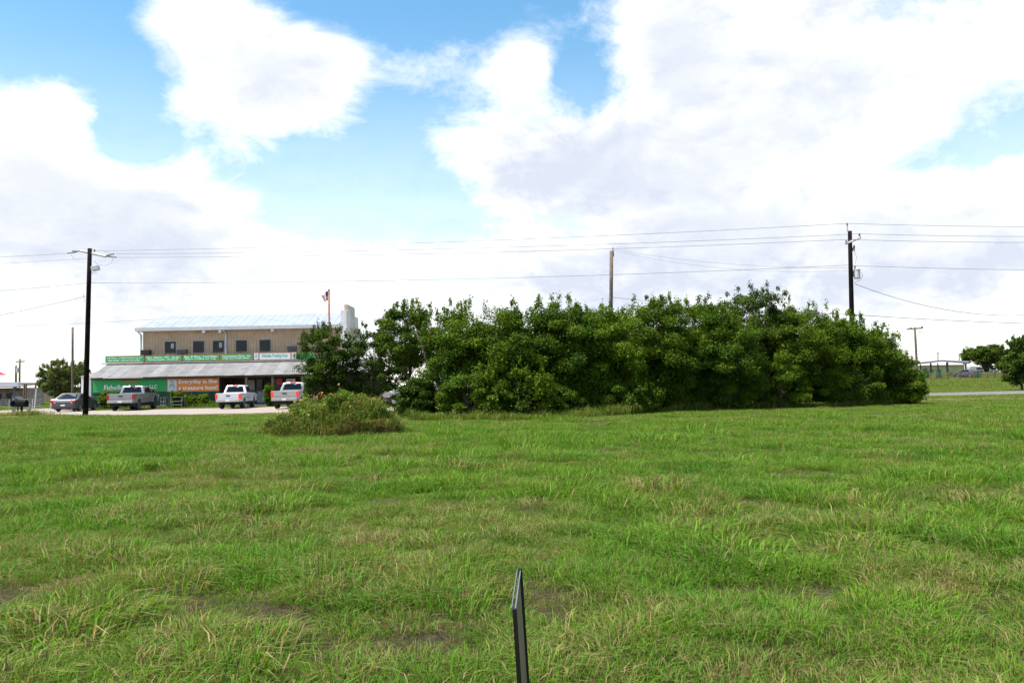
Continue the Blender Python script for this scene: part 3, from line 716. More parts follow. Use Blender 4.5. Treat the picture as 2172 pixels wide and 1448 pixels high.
    aircon(388, 747, .9, .46, M_steelpost, 'grey air conditioner between the first two upper windows')
    aircon(621, 740, .85, .50, M_steelpost, 'grey air conditioner beside the satellite dish')
    yd = Yu - .55; r = empty('satellite_dish', (X(638, yd), yd, Zh(638, 737, yd)), label='small white satellite dish on the upper wall by the tree', cat='satellite dish')
    mb = MB(); prof = [(.0, .0), (.2, .02), (.35, .07), (.42, .12)]
    b = MB().lathe([(.02, 0), (.13, .015), (.22, .05), (.28, .08), (.27, .09), (.21, .06), (.02, .02)], 18, 'y'); o2 = b.build('dish', M_white, r, smooth=True); o2.rotation_euler = (R(25), 0, R(35)); o2.location = (0, 0, .25)
    MB().tube([(0, .05, .25), (0, .5, .1)], .03, 6).build('mount', M_galv, r)
    # signs under the porch
    yb2 = Yw + 2.3
    x0, x1 = X(594, yb2), X(605, yb2); board('porch_sign', x0, x1, Yw + 1.3, 1.9, 2.5, M_redsign, 'red sign hanging under the porch near the post')
    x0, x1 = X(614, yb2), X(633, yb2); r = board('porch_sign', x0, x1, Yw + 1.2, 1.55, 2.45, M_logo, 'white sign with dark print under the porch by the tree')
    crest(r, x0, x1, Yw + 1.15, 1.6, 2.4)
    x0, x1 = X(503, yb2), X(518, yb2); board('porch_sign', x0, x1, Yw + 2.3, 1.35, 1.9, M_logo, 'pale notice board on the dark porch wall', cat='notice board')
signs()

# ------------------------------------------------------------------ vehicles
def arch_profile(pts_top, zb, arches, r):
    """closed (y,z) outline: bottom edge with wheel arches from rear to front, then pts_top from front to rear"""
    out = []
    y_r = pts_top[-1][0]; out.append((y_r + .04, zb))
    for c in arches:
        out.append((c - r - .02, zb))
        out += [(c - r * math.cos(math.pi * k / 8), zb + (r * 1.02) * math.sin(math.pi * k / 8)) for k in range(9)]
        out.append((c + r + .02, zb))
    out.append((pts_top[0][0] - .04, zb)); out += pts_top
    return out
class Frustum:
    def __init__(s, yb0, yb1, wb, zb, yt0, yt1, wt, zt):
        s.c = [Vector(q) for q in ((-wb, yb0, zb), (wb, yb0, zb), (wb, yb1, zb), (-wb, yb1, zb), (-wt, yt0, zt), (wt, yt0, zt), (wt, yt1, zt), (-wt, yt1, zt))]
        s.zt = zt; s.crown = .05
    def solid(s):
        m = MB(); c = s.c; top = [v + Vector((0, 0, 0)) for v in c[4:]]
        mid = [top[0].lerp(top[1], .5), top[2].lerp(top[3], .5)]
        mid = [Vector((0, mid[0].y, s.zt + s.crown)), Vector((0, mid[1].y, s.zt + s.crown))]
        m.add(c[:4] + top + mid, [(3, 2, 1, 0), (0, 1, 5, 8, 4), (2, 3, 7, 9, 6), (1, 2, 6, 5), (3, 0, 4, 7), (4, 8, 9, 7), (8, 5, 6, 9)]); return m
    def face(s, k):
        return [[s.c[i] for i in q] for q in ((0, 1, 5, 4), (1, 2, 6, 5), (2, 3, 7, 6), (3, 0, 4, 7))][k]
    def panel(s, k, u0, u1, v0, v1, name, m, parent, proud=.006, slant=0.0):
        a, b, c, d = s.face(k)
        bil = lambda u, v: a.lerp(b, u).lerp(d.lerp(c, u), v)
        nrm = (b - a).cross(d - a).normalized(); cen = (s.c[0] + s.c[2]) / 2
        if nrm.dot(a - cen) < 0: nrm = -nrm
        q = [bil(u0, v0), bil(u1, v0), bil(u1 - slant, v1), bil(u0 + slant, v1)]
        mb = MB(); mb.add([p + nrm * proud for p in q] + [p - nrm * .02 for p in q], [(0, 1, 2, 3), (7, 6, 5, 4), (0, 4, 5, 1), (1, 5, 6, 2), (2, 6, 7, 3), (3, 7, 4, 0)])
        return mb.build(name, m, parent)
def wheel(parent, x, y, r, w, rimr):
    sx = 1 if x > 0 else -1
    t = MB().lathe([(rimr, -w / 2), (r - .04, -w / 2), (r, -w / 2 + .04), (r, w / 2 - .04), (r - .04, w / 2), (rimr, w / 2)], 24, 'x').build('wheel', M_tyre, parent, smooth=False)
    t.location = (x, y, r)
    MB().lathe([(rimr, 0), (rimr * .97, sx * .03), (rimr * .82, sx * .02), (rimr * .3, -sx * .01), (rimr * .18, sx * .03)], 20, 'x', (sx * w * .42, 0, 0)).build('rim', M_rim, t)
    sp = MB()
    for k in range(5):
        a = 2 * math.pi * k / 5; sp.box((sx * w * .44, math.cos(a) * rimr * .5, math.sin(a) * rimr * .5), (.03, .07, rimr * .9), Matrix.Rotation(a - math.pi / 2, 3, 'X'))
    sp.build('spokes', M_rim, t)

def pickup(loc, rz, label, paint, tail, L=6.1, hw=.98, zbelt=1.28, zroof=1.93, zb=.56, wr=.42, cabback=-.55, bumper=None, chrome_handle=False, tow=True):
    v = empty('pickup_truck', loc, rz, label, 'pickup truck', 'pickup trucks parked on the gravel lot')
    yR, yF = -L / 2, L / 2; ya, yb = yR + 1.28, yF - 1.02; r = wr + .09
    top = [(yF - .02, zb + .05), (yF, zb + .45), (yF - .06, zbelt - .12), (yF - .25, zbelt - .02), (yF - 1.25, zbelt + .02), (cabback, zbelt + .02), (cabback - .02, zb + .35), (yR + .12, zb + .35)]
    MB().prism_x(arch_profile(top, zb, (ya, yb), r), -hw, hw).build('body', paint, v, bevel=.035)
    for sx in (-1, 1):
        pr = [(yR + .12, zb + .351), (yR + .12, zbelt), (cabback - .04, zbelt), (cabback - .04, zb + .351)]
        MB().prism_x(pr, sx * (hw + .012), sx * (hw - .13)).build('bed_side', paint, v, bevel=.02)
        # wheel arch lips
        for c in (ya, yb):
            lip = MB(); pts = [(c - (r + .02) * math.cos(math.pi * k / 10), zb + (r + .02) * math.sin(math.pi * k / 10)) for k in range(11)]
            lip.tube([(sx * (hw + .005), y, z) for y, z in pts], .035, 6).build('arch_trim', paint, v)
    tg = MB().b2((-hw + .02, yR + .03, zb + .18), (hw - .02, yR + .115, zbelt)).build('tailgate', paint, v, bevel=.02)
    MB().b2((-.16, yR + .005, zbelt - .24), (.16, yR + .028, zbelt - .15)).build('handle', M_chassis, tg)
    MB().b2((-hw + .22, yR + .016, zb + .34), (hw - .22, yR + .028, zbelt - .30)).build('pressing', paint, tg, bevel=.008)
    for sx in (-1, 1):
        MB().b2((sx * (hw + .016), yR + .0, zbelt - .48), (sx * (hw - .15), yR + .18, zbelt - .06)).build('tail_light', tail, v, bevel=.02)
    MB().b2((-hw + .05, yR - .14, zb + .0), (hw - .05, yR + .02, zb + .20)).build('bumper', bumper or M_chrome, v, bevel=.03)
    MB().b2((-.36, yR - .145, zb - .05), (.36, yR - .02, zb - .005)).build('hitch_step', M_chassis, v)
    MB().b2((-.16, yR - .155, zb + .03), (.16, yR - .143, zb + .17)).build('number_plate', M_plate, v)
    MB().b2((-hw + .12, yR + .5, .34), (hw - .12, yF - .5, zb + .30)).b2((-.12, yR - .05, .36), (.12, yR + .5, .46)).tube([(-hw + .1, ya, wr), (hw - .1, ya, wr)], .09, 8).lathe([(.02, -.16), (.17, -.1), (.17, .1), (.02, .16)], 10, 'x', (0, ya, wr)).build('chassis', M_chassis, v)
    cy1 = yF - 1.42
    fr = Frustum(cabback, cy1, hw - .035, zbelt + .01, cabback + .24, cy1 - .72, hw - .22, zroof)
    fr.solid().build('cab', paint, v, bevel=.05)
    fr.panel(0, .10, .90, .12, .86, 'rear_window', M_carglass, v, .012, .02)
    fr.panel(2, .06, .94, .08, .90, 'windscreen', M_carglass, v, .012, .02)
    for k in (1, 3):
        sl = (.16, .50, .53, .90) if k == 1 else (.10, .47, .50, .84)
        fr.panel(k, sl[0], sl[1], .10, .84, 'side_window', M_carglass, v, .012, .02); fr.panel(k, sl[2], sl[3], .10, .84, 'side_window', M_carglass, v, .012, .02)
    MB().b2((-.2, cabback + .17, zroof - .02), (.2, cabback + .23, zroof + .035)).build('brake_light', tail, v)
    for sx in (-1, 1):
        MB().box((sx * (hw + .14), cy1 - .62, zbelt + .16), (.22, .10, .26)).tube([(sx * (hw - .05), cy1 - .62, zbelt + .06), (sx * (hw + .1), cy1 - .62, zbelt + .1)], .03, 6).build('mirror', M_chassis, v, bevel=.02)
        MB().b2((sx * (hw + .004), yF - .22, zbelt - .38), (sx * (hw - .35), yF + .02, zbelt - .12)).build('headlight', M_head, v, bevel=.02)
        MB().b2((sx * (hw + .005), cabback + .55, zb + .02), (sx * (hw - .1), yF - 1.75, zb - .07)).build('side_step', M_chrome if chrome_handle else M_chassis, v)
        for yy in (cabback + .95, cabback + 1.95):
            MB().b2((sx * (hw + .015), yy, zbelt - .17), (sx * (hw + .001), yy + .22, zbelt - .13)).build('door_handle', paint, v)
        for yy in (ya, yb): wheel(v, sx * (hw - .15), yy, wr, .28, wr * .62)
    return v

def car(loc, rz, label, paint, cat='car', name='parked_car', L=4.85, hw=.90, zbelt=.98, zroof=1.45, zb=.24, wr=.33, gh=(-1.75, 1.35, -.75, .35), suv=False):
    v = empty(name, loc, rz, label, cat)
    yR, yF = -L / 2, L / 2; ya, yb = yR + 1.02, yF - .95; r = wr + .06
    if suv: top = [(yF - .03, zb + .12), (yF, zb + .4), (yF - .1, zbelt - .16), (yF - 1.1, zbelt), (yR + .1, zbelt), (yR + .0, zbelt - .3), (yR + .03, zb + .12)]
    else: top = [(yF - .03, zb + .1), (yF, zb + .32), (yF - .12, zbelt - .28), (yF - .45, zbelt - .15), (yF - 1.25, zbelt - .02), (yR + .75, zbelt + .0), (yR + .1, zbelt - .03), (yR, zbelt - .2), (yR + .02, zb + .12)]
    MB().prism_x(arch_profile(top, zb, (ya, yb), r), -hw, hw).build('body', paint, v, bevel=.07)
    fr = Frustum(gh[0], gh[1], hw - .04, zbelt - .02, gh[2], gh[3], hw - .27, zroof); fr.crown = .04
    fr.solid().build('cabin', paint, v, bevel=.06)
    fr.panel(0, .08, .92, .12, .92, 'rear_window', M_carglass, v, .014, .03); fr.panel(2, .06, .94, .08, .92, 'windscreen', M_carglass, v, .014, .03)
    for k in (1, 3):
        rg = ((.14, .50, .53, .86)) if k == 1 else (.14, .47, .50, .86)
        fr.panel(k, rg[0], rg[1], .12, .86, 'side_window', M_carglass, v, .014, .03); fr.panel(k, rg[2], rg[3], .12, .86, 'side_window', M_carglass, v, .014, .03)
    for sx in (-1, 1):
        MB().b2((sx * (hw + .006), yR - .012, zbelt - .32), (sx * (hw - .36), yR + .22, zbelt - .10)).build('tail_light', M_tail, v, bevel=.03)
        MB().b2((sx * (hw - .20), yR - .016, zbelt - .27), (sx * (hw - .32), yR - .011, zbelt - .19)).build('reverse_light', M_head, v)
        MB().b2((sx * (hw + .004), yF - .35, zbelt - .42), (sx * (hw - .35), yF + .01, zbelt - .26)).build('headlight', M_head, v, bevel=.03)
        MB().box((sx * (hw + .09), gh[1] - .55, zbelt + .06), (.18, .09, .14)).build('mirror', paint, v, bevel=.02)
        for yy in (-.35, .6): MB().b2((sx * (hw + .012), yy, zbelt - .16), (sx * (hw + .001), yy + .2, zbelt - .12)).build('door_handle', paint, v)
        for yy in (ya, yb): wheel(v, sx * (hw - .12), yy, wr, .22, wr * .68)
    MB().b2((-hw + .06, yR - .05, zb + .14), (hw - .06, yR + .02, zb + .36)).build('bumper', paint, v, bevel=.03)
    MB().b2((-.17, yR - .062, zb + .22), (.17, yR - .051, zb + .34)).build('number_plate', M_plate, v)
    MB().b2((-hw + .14, yR + .15, .2), (hw - .14, yF - .15, zb + .25)).build('underbody', M_chassis, v)
    return v
def gpx(px, Y): return at(px, 868, Y).x
t1 = pickup((gpx(253.5, 66.3) - .02, 68.9, .012), R(6), 'grey silver crew cab pickup in front of the green banner', M_silver, M_tail, L=6.3, hw=1.02, zbelt=1.36, zroof=1.97, zb=.62, wr=.45, bumper=M_silver2)
t2 = pickup((gpx(488, 66) - .25, 68.4, .012), R(4), 'white pickup with lit tail lights beside the orange banner', M_wpaint, M_taillit, L=5.5, hw=.96, zbelt=1.24, zroof=1.86, zb=.56, wr=.42, bumper=M_chrome, cabback=-.65)
t3 = pickup((gpx(604, 62) - .1, 65.0, .012), R(1.5), 'pale grey pickup with lit tail lights behind the weedy mound', M_silver2, M_taillit, L=6.0, hw=1.0, zbelt=1.36, zroof=1.98, zb=.62, wr=.43, bumper=M_silver2)
car((at(110, 850, 66.3).x + .9 - .21, 68.7, .012), R(5), 'dark grey sedan parked behind the black utility pole', M_gpaint, L=4.85)
car((at(108, 845, 73).x + .9 - .21, 75.3, .012), R(5), 'pale beige car mostly hidden behind the grey sedan', M_beige, L=4.7)
car((at(868, 830, 60).x, 60, .012), R(80), 'silver sports utility car seen through the gap in the trees', M_silver, 'car', 'parked_car', L=4.7, hw=.93, zbelt=1.12, zroof=1.72, zb=.32, wr=.36, gh=(-2.2, 1.3, -1.95, .35), suv=True)

# ------------------------------------------------------------------ poles and wires
def pole(name, base_px, base_Y, top_px, r0, r1, m, label, group='utility poles', topY=None):
    b = at(base_px[0], base_px[1], base_Y); b.z = gz(b.x, base_Y); t = at(top_px[0], top_px[1], topY or base_Y)
    root = empty(name, b, label=label, cat='utility pole', group=group)
    d = t - b
    MB().tube([(0, 0, -.1), d * .25, d * .5, d * .75, d], [r0, r0 + (r1 - r0) * .25, (r0 + r1) / 2, r0 + (r1 - r0) * .75, r1], 12).build('pole_shaft', m, root, smooth=True)
    return root, b, t
def insulator(parent, p, s=1.0, m=None):
    p = Vector(p) - parent.location
    return MB().lathe([(.03 * s, 0), (.075 * s, .03 * s), (.03 * s, .06 * s), (.075 * s, .09 * s), (.03 * s, .12 * s), (.05 * s, .16 * s), (.02 * s, .2 * s)], 10, 'z', p).build('insulator', m or M_insul, parent)
def wire(a, b, sag, label, r=.011, group='overhead wires', name='power_line', n=16, m=None):
    a = Vector(a); b = Vector(b); pts = []
    for k in range(n + 1):
        f = k / n; p = a.lerp(b, f); p.z -= sag * 4 * f * (1 - f); pts.append(p - a)
    o = MB().tube(pts, r, 5, False).build(name, m or M_wire, None, smooth=True); o.location = a
    tag(o, label, 'wire', group); return o

YL, YP = 51.5, 50.0
lp, lb, lt = pole('utility_pole', (181, 883), YL, (190.5, 527), .165, .125, M_creo, 'tall black utility pole with a grey crossarm and floodlight by the lot')
rel = lambda root, px, py, Y: at(px, py, Y) - root.location
a0, a1 = rel(lp, 166, 532.5, YL + .9), rel(lp, 225, 545.5, YL - .9)
MB().tube([a0 + Vector((0, 0, .05)), a1 + Vector((0, 0, .05))], .075, 4).build('crossarm', M_armw, lp)
for (px, py) in ((143, 537), (154, 532), (242, 538.5), (247, 545.5)):
    p = rel(lp, px, py, YL); q = rel(lp, 166 if px < 190 else 220, 534 if px < 190 else 543, YL)
    m = MB(); u = (q - p); m.tube([p, p + u * .25, p + u * .5, q], [.05, .035, .05, .02], 8); m.build('strain_insulator', M_insul, lp)
insulator(lp, at(200, 534, YL), 1.0)
MB().tube([rel(lp, 154, 532, YL), rel(lp, 172, 528, YL), rel(lp, 195, 527, YL), rel(lp, 212, 530, YL), rel(lp, 240, 539, YL)], .010, 5).build('jumper', M_wire, lp)
MB().tube([rel(lp, 199, 552, YL), rel(lp, 206, 560, YL), rel(lp, 222, 564, YL), rel(lp, 236, 558, YL), rel(lp, 241, 546, YL)], .010, 5).build('jumper', M_wire, lp)
MB().tube([rel(lp, 150, 538, YL), rel(lp, 157, 550, YL), rel(lp, 178, 557, YL)], .008, 5).build('jumper', M_wire, lp)
c = rel(lp, 202.5, 569, YL - .25)
MB().box(c, (.42, .34, .27), Matrix.Rotation(R(-12), 3, 'Y')).tube([c + Vector((0, .1, -.1)), rel(lp, 190, 574, YL)], .03, 6).tube([rel(lp, 206, 579, YL), rel(lp, 190, 579, YL)], .018, 6).build('floodlight', M_can, lp, bevel=.02)
MB().tube([rel(lp, 180, 629, YL), rel(lp, 177, 624, YL), rel(lp, 179, 641, YL)], .01, 5).build('service_hook', M_wire, lp)

rp, rb, rt = pole('utility_pole', (1811, 855), YP, (1802.5, 490), .165, .12, M_creo, 'tall dark utility pole with a transformer rising behind the thicket')
a0, a1 = rel(rp, 1794, 517, YP - 1.0), rel(rp, 1825, 504, YP + 1.0)
MB().tube([a0, a1], .07, 4).build('crossarm', M_armw, rp)
insulator(rp, at(1823, 501, YP + .9), 1.1); insulator(rp, at(1795, 514, YP - .9), 1.0)
MB().tube([rel(rp, 1801, 500, YP), rel(rp, 1797.5, 488, YP), rel(rp, 1797, 476, YP)], .03, 6).build('ridge_pin', M_armw, rp); insulator(rp, at(1797, 478, YP), .9)
MB().tube([rel(rp, 1808, 532, YP), rel(rp, 1812, 521, YP)], .05, 6).tube([rel(rp, 1812, 534, YP), rel(rp, 1813, 520, YP)], .025, 6).build('fuse_cutout', M_insul, rp)
c = rel(rp, 1818.5, 591, YP)
MB().lathe([(.17, 0), (.185, .05), (.185, .50), (.20, .52), (.20, .56), (.12, .60)], 18, 'z', c).build('transformer', M_can, rp, smooth=False)
MB().lathe([(.04, 0), (.06, .04), (.035, .08), (.06, .12), (.03, .2)], 8, 'z', c + Vector((-.12, 0, .6))).build('bushing', M_insul, rp)
MB().box(c + Vector((-.24, 0, .30)), (.14, .12, .36)).build('bracket', M_insul, rp)
MB().tube([rel(rp, 1827, 577, YP), rel(rp, 1830, 584, YP), rel(rp, 1826, 593, YP), rel(rp, 1812, 599, YP)], .012, 5).build('jumper', M_wire, rp)
MB().tube([rel(rp, 1814, 560, YP), rel(rp, 1817, 545, YP), rel(rp, 1813, 535, YP)], .009, 5).build('jumper', M_wire, rp)

YM = 56.0
mp_, mb_, mt = pole('utility_pole', (1294, 862), YM, (1297, 532), .14, .12, M_greypole, 'bare weathered brown pole standing up behind the thicket')
insulator(mp_, at(1300, 530, YM), .9)
MB().box(rel(mp_, 1301, 538, YM), (.08, .1, .4)).build('bracket', M_insul, mp_)
sp_, _, _ = pole('utility_pole', (154, 850), 72, (154, 694), .10, .085, M_greypole, 'short slim grey pole between the sedan and the olive bush')

FARL = 'overhead wires reaching the black pole by the lot'
wire(at(200, 532, YL), at(1797, 474, YP), .25, 'topmost wire strung between the black pole and the transformer pole')
wire(at(246, 538.5, YL), at(1823, 496, YP + .9), .25, 'middle wire strung between the black pole and the transformer pole')
wire(at(250, 546, YL), at(1795, 508, YP - .9), .25, 'third wire down between the black pole and the transformer pole')
wire(at(192, 600, YL), at(1803, 562, YP), .3, 'lower neutral wire between the black pole and the transformer pole')
wire(at(1797, 474, YP), at(2420, 480, YP + 1), .1, 'topmost wire leaving the transformer pole past the park')
wire(at(1823, 496, YP + .9), at(2420, 500, YP + 1.5), .1, 'middle wire leaving the transformer pole past the park')
wire(at(1795, 508, YP - .9), at(2420, 513, YP), .1, 'third wire leaving the transformer pole past the park')
wire(at(1805, 563, YP), at(2420, 573, YP), .1, 'neutral wire leaving the transformer pole past the park')
wire(at(143, 537, YL), at(-260, 551, YL), .1, 'wire leaving the left end of the black pole crossarm')
wire(at(186, 600, YL), at(-260, 632, YL), .1, 'neutral wire running off behind the mailboxes', r=.010)
wire(at(180, 629, YL), at(-260, 712, YL - 8), .15, 'sagging service wire dropping from the black pole', r=.011)
wire(at(186, 548, YL), at(-260, 566, YL + 2), .1, 'thin second wire leaving the black pole crossarm', r=.008)
wire(at(1300, 529, YM), at(1803, 568, YP), .35, 'slack wire from the bare brown pole to the transformer pole', r=.007)
wire(at(1300, 531, YM), at(1804, 574, YP), .55, 'second slack wire from the bare brown pole to the transformer pole', r=.006)
wire(at(1296, 630, YM), at(1808, 667, YP), .15, 'telephone cable dipping behind the thicket tops', r=.017)
wire(at(1808, 667, YP), at(2420, 690, YP), .15, 'telephone cable leaving the transformer pole at mid height', r=.018)
wire(at(1813, 602, YP), at(2280, 655, YP + 6), 1.05, 'drooping service cable curving away from the transformer', r=.015)
wire(at(-120, 694, 110), at(345, 676, 88), .2, 'faint distant wire running to the shop roof', r=.014)
wire(at(-60, 760, 140), at(41, 767, 135), .3, 'far wire left of the small crossarm pole', r=.018)
wire(at(41, 767, 135), at(190, 781, 130), .3, 'far wire right of the small crossarm pole towards the bush', r=.018)

fp, _, _ = pole('utility_pole', (41, 842), 135, (42, 761), .15, .13, M_greypole, 'small far pole with a crossarm above the gate', 'distant utility poles')
MB().tube([rel(fp, 34, 767, 135), rel(fp, 52, 766, 135)], .09, 4).build('crossarm', M_greypole, fp)
fp, _, _ = pole('utility_pole', (33.5, 842), 120, (34, 775), .15, .13, M_greypole, 'small far pole without crossarm beside the carport', 'distant utility poles')
MB().lathe([(.2, 0), (.2, .7)], 10, 'z', rel(fp, 37.5, 790, 120)).build('transformer', M_can, fp)
fp, _, _ = pole('utility_pole', (1945.5, 793), 150, (1940.5, 693.5), .22, .18, M_greypole, 'leaning brown pole with a crossarm at the park pavilion', 'distant utility poles')
MB().tube([rel(fp, 1923, 698, 150), rel(fp, 1957, 695.5, 150)], .13, 4).tube([rel(fp, 1956, 695, 150), rel(fp, 1956, 692, 150)], .16, 6).tube([rel(fp, 1932, 697, 150), rel(fp, 1932, 694, 150)], .12, 6).build('crossarm', M_greypole, fp)
MB().tube([rel(fp, 1949, 704, 150), rel(fp, 1959, 705.5, 150)], .06, 5).build('lamp_arm', M_insul, fp)
for px, ty, lab in ((1989.5, 747, 'thin far pole rising over the pavilion roof'), (2034.5, 750, 'thin far pole beside the round oak')):
    fp, _, _ = pole('utility_pole', (px, 790), 240, (px, ty), .16, .13, M_greypole, lab, 'distant utility poles')
    MB().tube([rel(fp, px - 3, ty + 2, 240), rel(fp, px + 3, ty + 2, 240)], .1, 4).build('crossarm', M_greypole, fp)

# flag pole with flag
YF_ = 64.0
b = at(700, 866, YF_); b.z = 0; t = at(697.5, 617, YF_)
fpole = empty('flag_pole', b, label='rusty orange flag pole behind the left tree', cat='flag pole')
MB().tube([(0, 0, -.1), (t - b) * .5, t - b], [.10, .085, .07], 10).build('pole_shaft', M_rustpole, fpole, smooth=True)
MB().lathe([(.02, 0), (.09, .05), (.09, .1), (.02, .15)], 10, 'z', t - b).build('finial', M_rustpole, fpole)
fl = empty('flag', at(696.5, 637, YF_), label='small striped national flag drooping from the rusty pole', cat='flag')
f0 = fl.location.copy(); nst = 13
hoist_t, hoist_b = at(696.3, 617.5, YF_) - f0, at(697, 637.5, YF_) - f0
fly_t, fly_b = at(682, 625.5, YF_ + .3) - f0, at(688, 638, YF_ + .3) - f0
def fpt(u, v):
    p = hoist_b.lerp(hoist_t, v).lerp(fly_b.lerp(fly_t, v), u); p = p + Vector((0, .12 * math.sin(u * 9 + v * 2), .05 * math.sin(u * 7) - .08 * u * u)); return p
def cloth(u0, u1, v0, v1, name, m, off=0.0):
    q = MB(); nu = 8
    for i in range(nu + 1):
        u = u0 + (u1 - u0) * i / nu
        q.v += [tuple(fpt(u, v0) + Vector((0, off, 0))), tuple(fpt(u, v1) + Vector((0, off, 0))), tuple(fpt(u, v1) + Vector((0, off + .012, 0))), tuple(fpt(u, v0) + Vector((0, off + .012, 0)))]
    for i in range(nu):
        for k in range(4): q.f.append((i * 4 + k, i * 4 + (k + 1) % 4, (i + 1) * 4 + (k + 1) % 4, (i + 1) * 4 + k))
    q.f += [(0, 1, 2, 3), tuple(nu * 4 + k for k in (3, 2, 1, 0))]
    q.build(name, m, fl)
for k in range(nst):
    cloth(.42 if k > 5 else 0.0, 1.0, k / nst, (k + 1) / nst - .003, 'stripe', M_flagred if k % 2 == 0 else M_flagwhite)
cloth(0.0, .415, 6 / nst, 1.0, 'canton', M_flagblue)

# ------------------------------------------------------------------ mailboxes and left roadside
def mailbox(px, py, Y, w, l, h, rz, bm_, pm, label, ph, post_w=.1):
    p = at(px, py, Y); x, y = p.x, p.y; z0 = gz(x, y)
    r = empty('mailbox', (x, y, z0), rz, label, 'mailbox', 'roadside mailboxes')
    pr = [(-w / 2, 0), (w / 2, 0), (w / 2, h * .55)] + [(w / 2 * math.cos(a), h * .55 + h * .45 * math.sin(a)) for a in [math.pi * k / 8 for k in range(1, 8)]] + [(-w / 2, h * .55)]
    MB().prism_y(pr, -l / 2, l / 2).build('box', bm_, r, loc=(0, 0, ph))
    MB().prism_y([(a * 1.04, b_ * 1.02 + .002) for a, b_ in pr], -l / 2 - .02, -l / 2 - .001).build('door', bm_, r, loc=(0, 0, ph))
    MB().b2((w / 2 + .002, -.05, ph + h * .3), (w / 2 + .015, -.02, ph + h * .9)).build('flag', M_redsign, r)
    MB().b2((-post_w / 2, -post_w / 2, -.1), (post_w / 2, post_w / 2, ph - .001)).build('post', pm, r)
mailbox(29.5, 860, 58, .30, .55, .38, R(20), M_blackbox, M_postgrey, 'dark round topped mailbox on a thick grey timber post', .66, .2)
mailbox(46, 860, 57, .34, .80, .44, R(75), M_blackbox, M_blackbox, 'large black mailbox turned sideways on a black post', .62, .11)
mailbox(38, 860, 60, .30, .50, .36, R(10), M_greybox, M_greybox, 'smaller grey mailbox standing behind the black ones', .80, .09)
p = at(61, 870, 58); MB().b2((-.11, -.08, -.1), (.11, .08, .72)).box((-.1, 0, .74), (.42, .1, .06)).build('wooden_post', M_postgrey, None, loc=(p.x, p.y, 0))
tag(bpy.data.objects['wooden_post'], 'short grey wooden post beside the mailboxes', 'post')

# far house with carport, gate and fence
h0 = at(10, 838, 105)
hs = empty('far_house', (h0.x, 106, 0), label='low stone house under a dark carport roof beyond the gravel', cat='house')
MB().b2((-6, .5, 0), (1.6, 5, 2.3)).build('wall', M_stone, hs)
for x0 in (-1.9, -.6): 
    w = MB().b2((x0, .42, .7), (x0 + .55, .498, 1.6)).build('window', M_winf, hs); MB().b2((x0 + .07, .40, .77), (x0 + .48, .419, 1.53)).build('pane', M_glass, w)
MB().b2((.1, .42, .05), (1.3, .499, 1.2)).build('panel', M_whitewall, hs)
MB().add([(-6.5, -2.6, 2.5), (2.2, -2.6, 2.45), (2.2, 5.4, 3.0), (-6.5, 5.4, 3.2), (-6.5, -2.6, 2.4), (2.2, -2.6, 2.35), (2.2, 5.4, 2.9), (-6.5, 5.4, 3.1)], [(0, 1, 2, 3), (7, 6, 5, 4), (0, 4, 5, 1), (1, 5, 6, 2), (2, 6, 7, 3), (3, 7, 4, 0)]).build('carport_roof', M_greyroof, hs)
for x in (-.6, 2.0): MB().b2((x - .08, -2.4, 0), (x + .08, -2.24, 2.34)).build('post', M_steelpost, hs)
p = at(-6, 792, 60); rs = empty('umbrella', (p.x, 60, 0), label='tip of a red parasol at the picture edge by the far house', cat='umbrella')
MB().lathe([(1.0 * .62, at(0, 795, 60).z), (.3, at(0, 790, 60).z), (.03, at(0, 786, 60).z)], 10).build('canopy', M_redroof, rs); MB().tube([(0, 0, 0), (0, 0, at(0, 788, 60).z)], .03, 6).build('pole', M_galv, rs)
gt = empty('ranch_gate', (at(60, 840, 95).x, 95, 0), label='tall pipe frame gateway beside the olive bush', cat='gate')
gp = lambda px, py: at(px, py, 95) - gt.location
MB().tube([gp(38, 813.5), gp(88, 813.5)], .09, 6).build('top_rail', M_steelpost, gt)
for px in (51.5, 55.5, 75.5):
    e = gp(px, 813); MB().tube([(e.x, 0, 0), e], .10, 8).build('post', M_wood, gt)
MB().tube([gp(36, 822), gp(52, 823)], .06, 6).build('rail', M_steelpost, gt)
sh = empty('far_shed', (at(58, 835, 150).x, 150, 0), label='pale low shed with a shallow roof far behind the gate', cat='shed')
MB().b2((-2.4, 0, 0), (3.2, 4, 1.7)).build('wall', M_tan, sh); MB().prism_x([(-.3, 1.701), (4.3, 1.701), (2, 2.7)], -2.6, 3.4).build('roof', M_white, sh)
wp = at(73, 858, 74); wo = MB().tube([(0, 0, 0), (.16, 0, 1.95)], [.05, .05], 8).build('leaning_post', M_white, None, loc=(wp.x, 74, 0)); tag(wo, 'thin white post leaning beside the driveway', 'post')
fn = empty('wire_fence', (at(40, 855, 80).x, 80, 0), label='low wire fence along the far side of the driveway', cat='fence')
for k in range(8):
    px = -30 + k * 16.5; e = at(px, 850, 80); MB().tube([(e.x - fn.location.x, 0, 0), (e.x - fn.location.x, 0, 1.0)], .03, 6).build('post', M_galv if k % 3 else M_white, fn)
e0, e1 = at(-40, 850, 80).x - fn.location.x, at(88, 850, 80).x - fn.location.x
for z in (.3, .55, .8, 1.0): MB().tube([(e0, 0, z), (e1, 0, z)], .010, 5).build('wire', M_galv, fn)

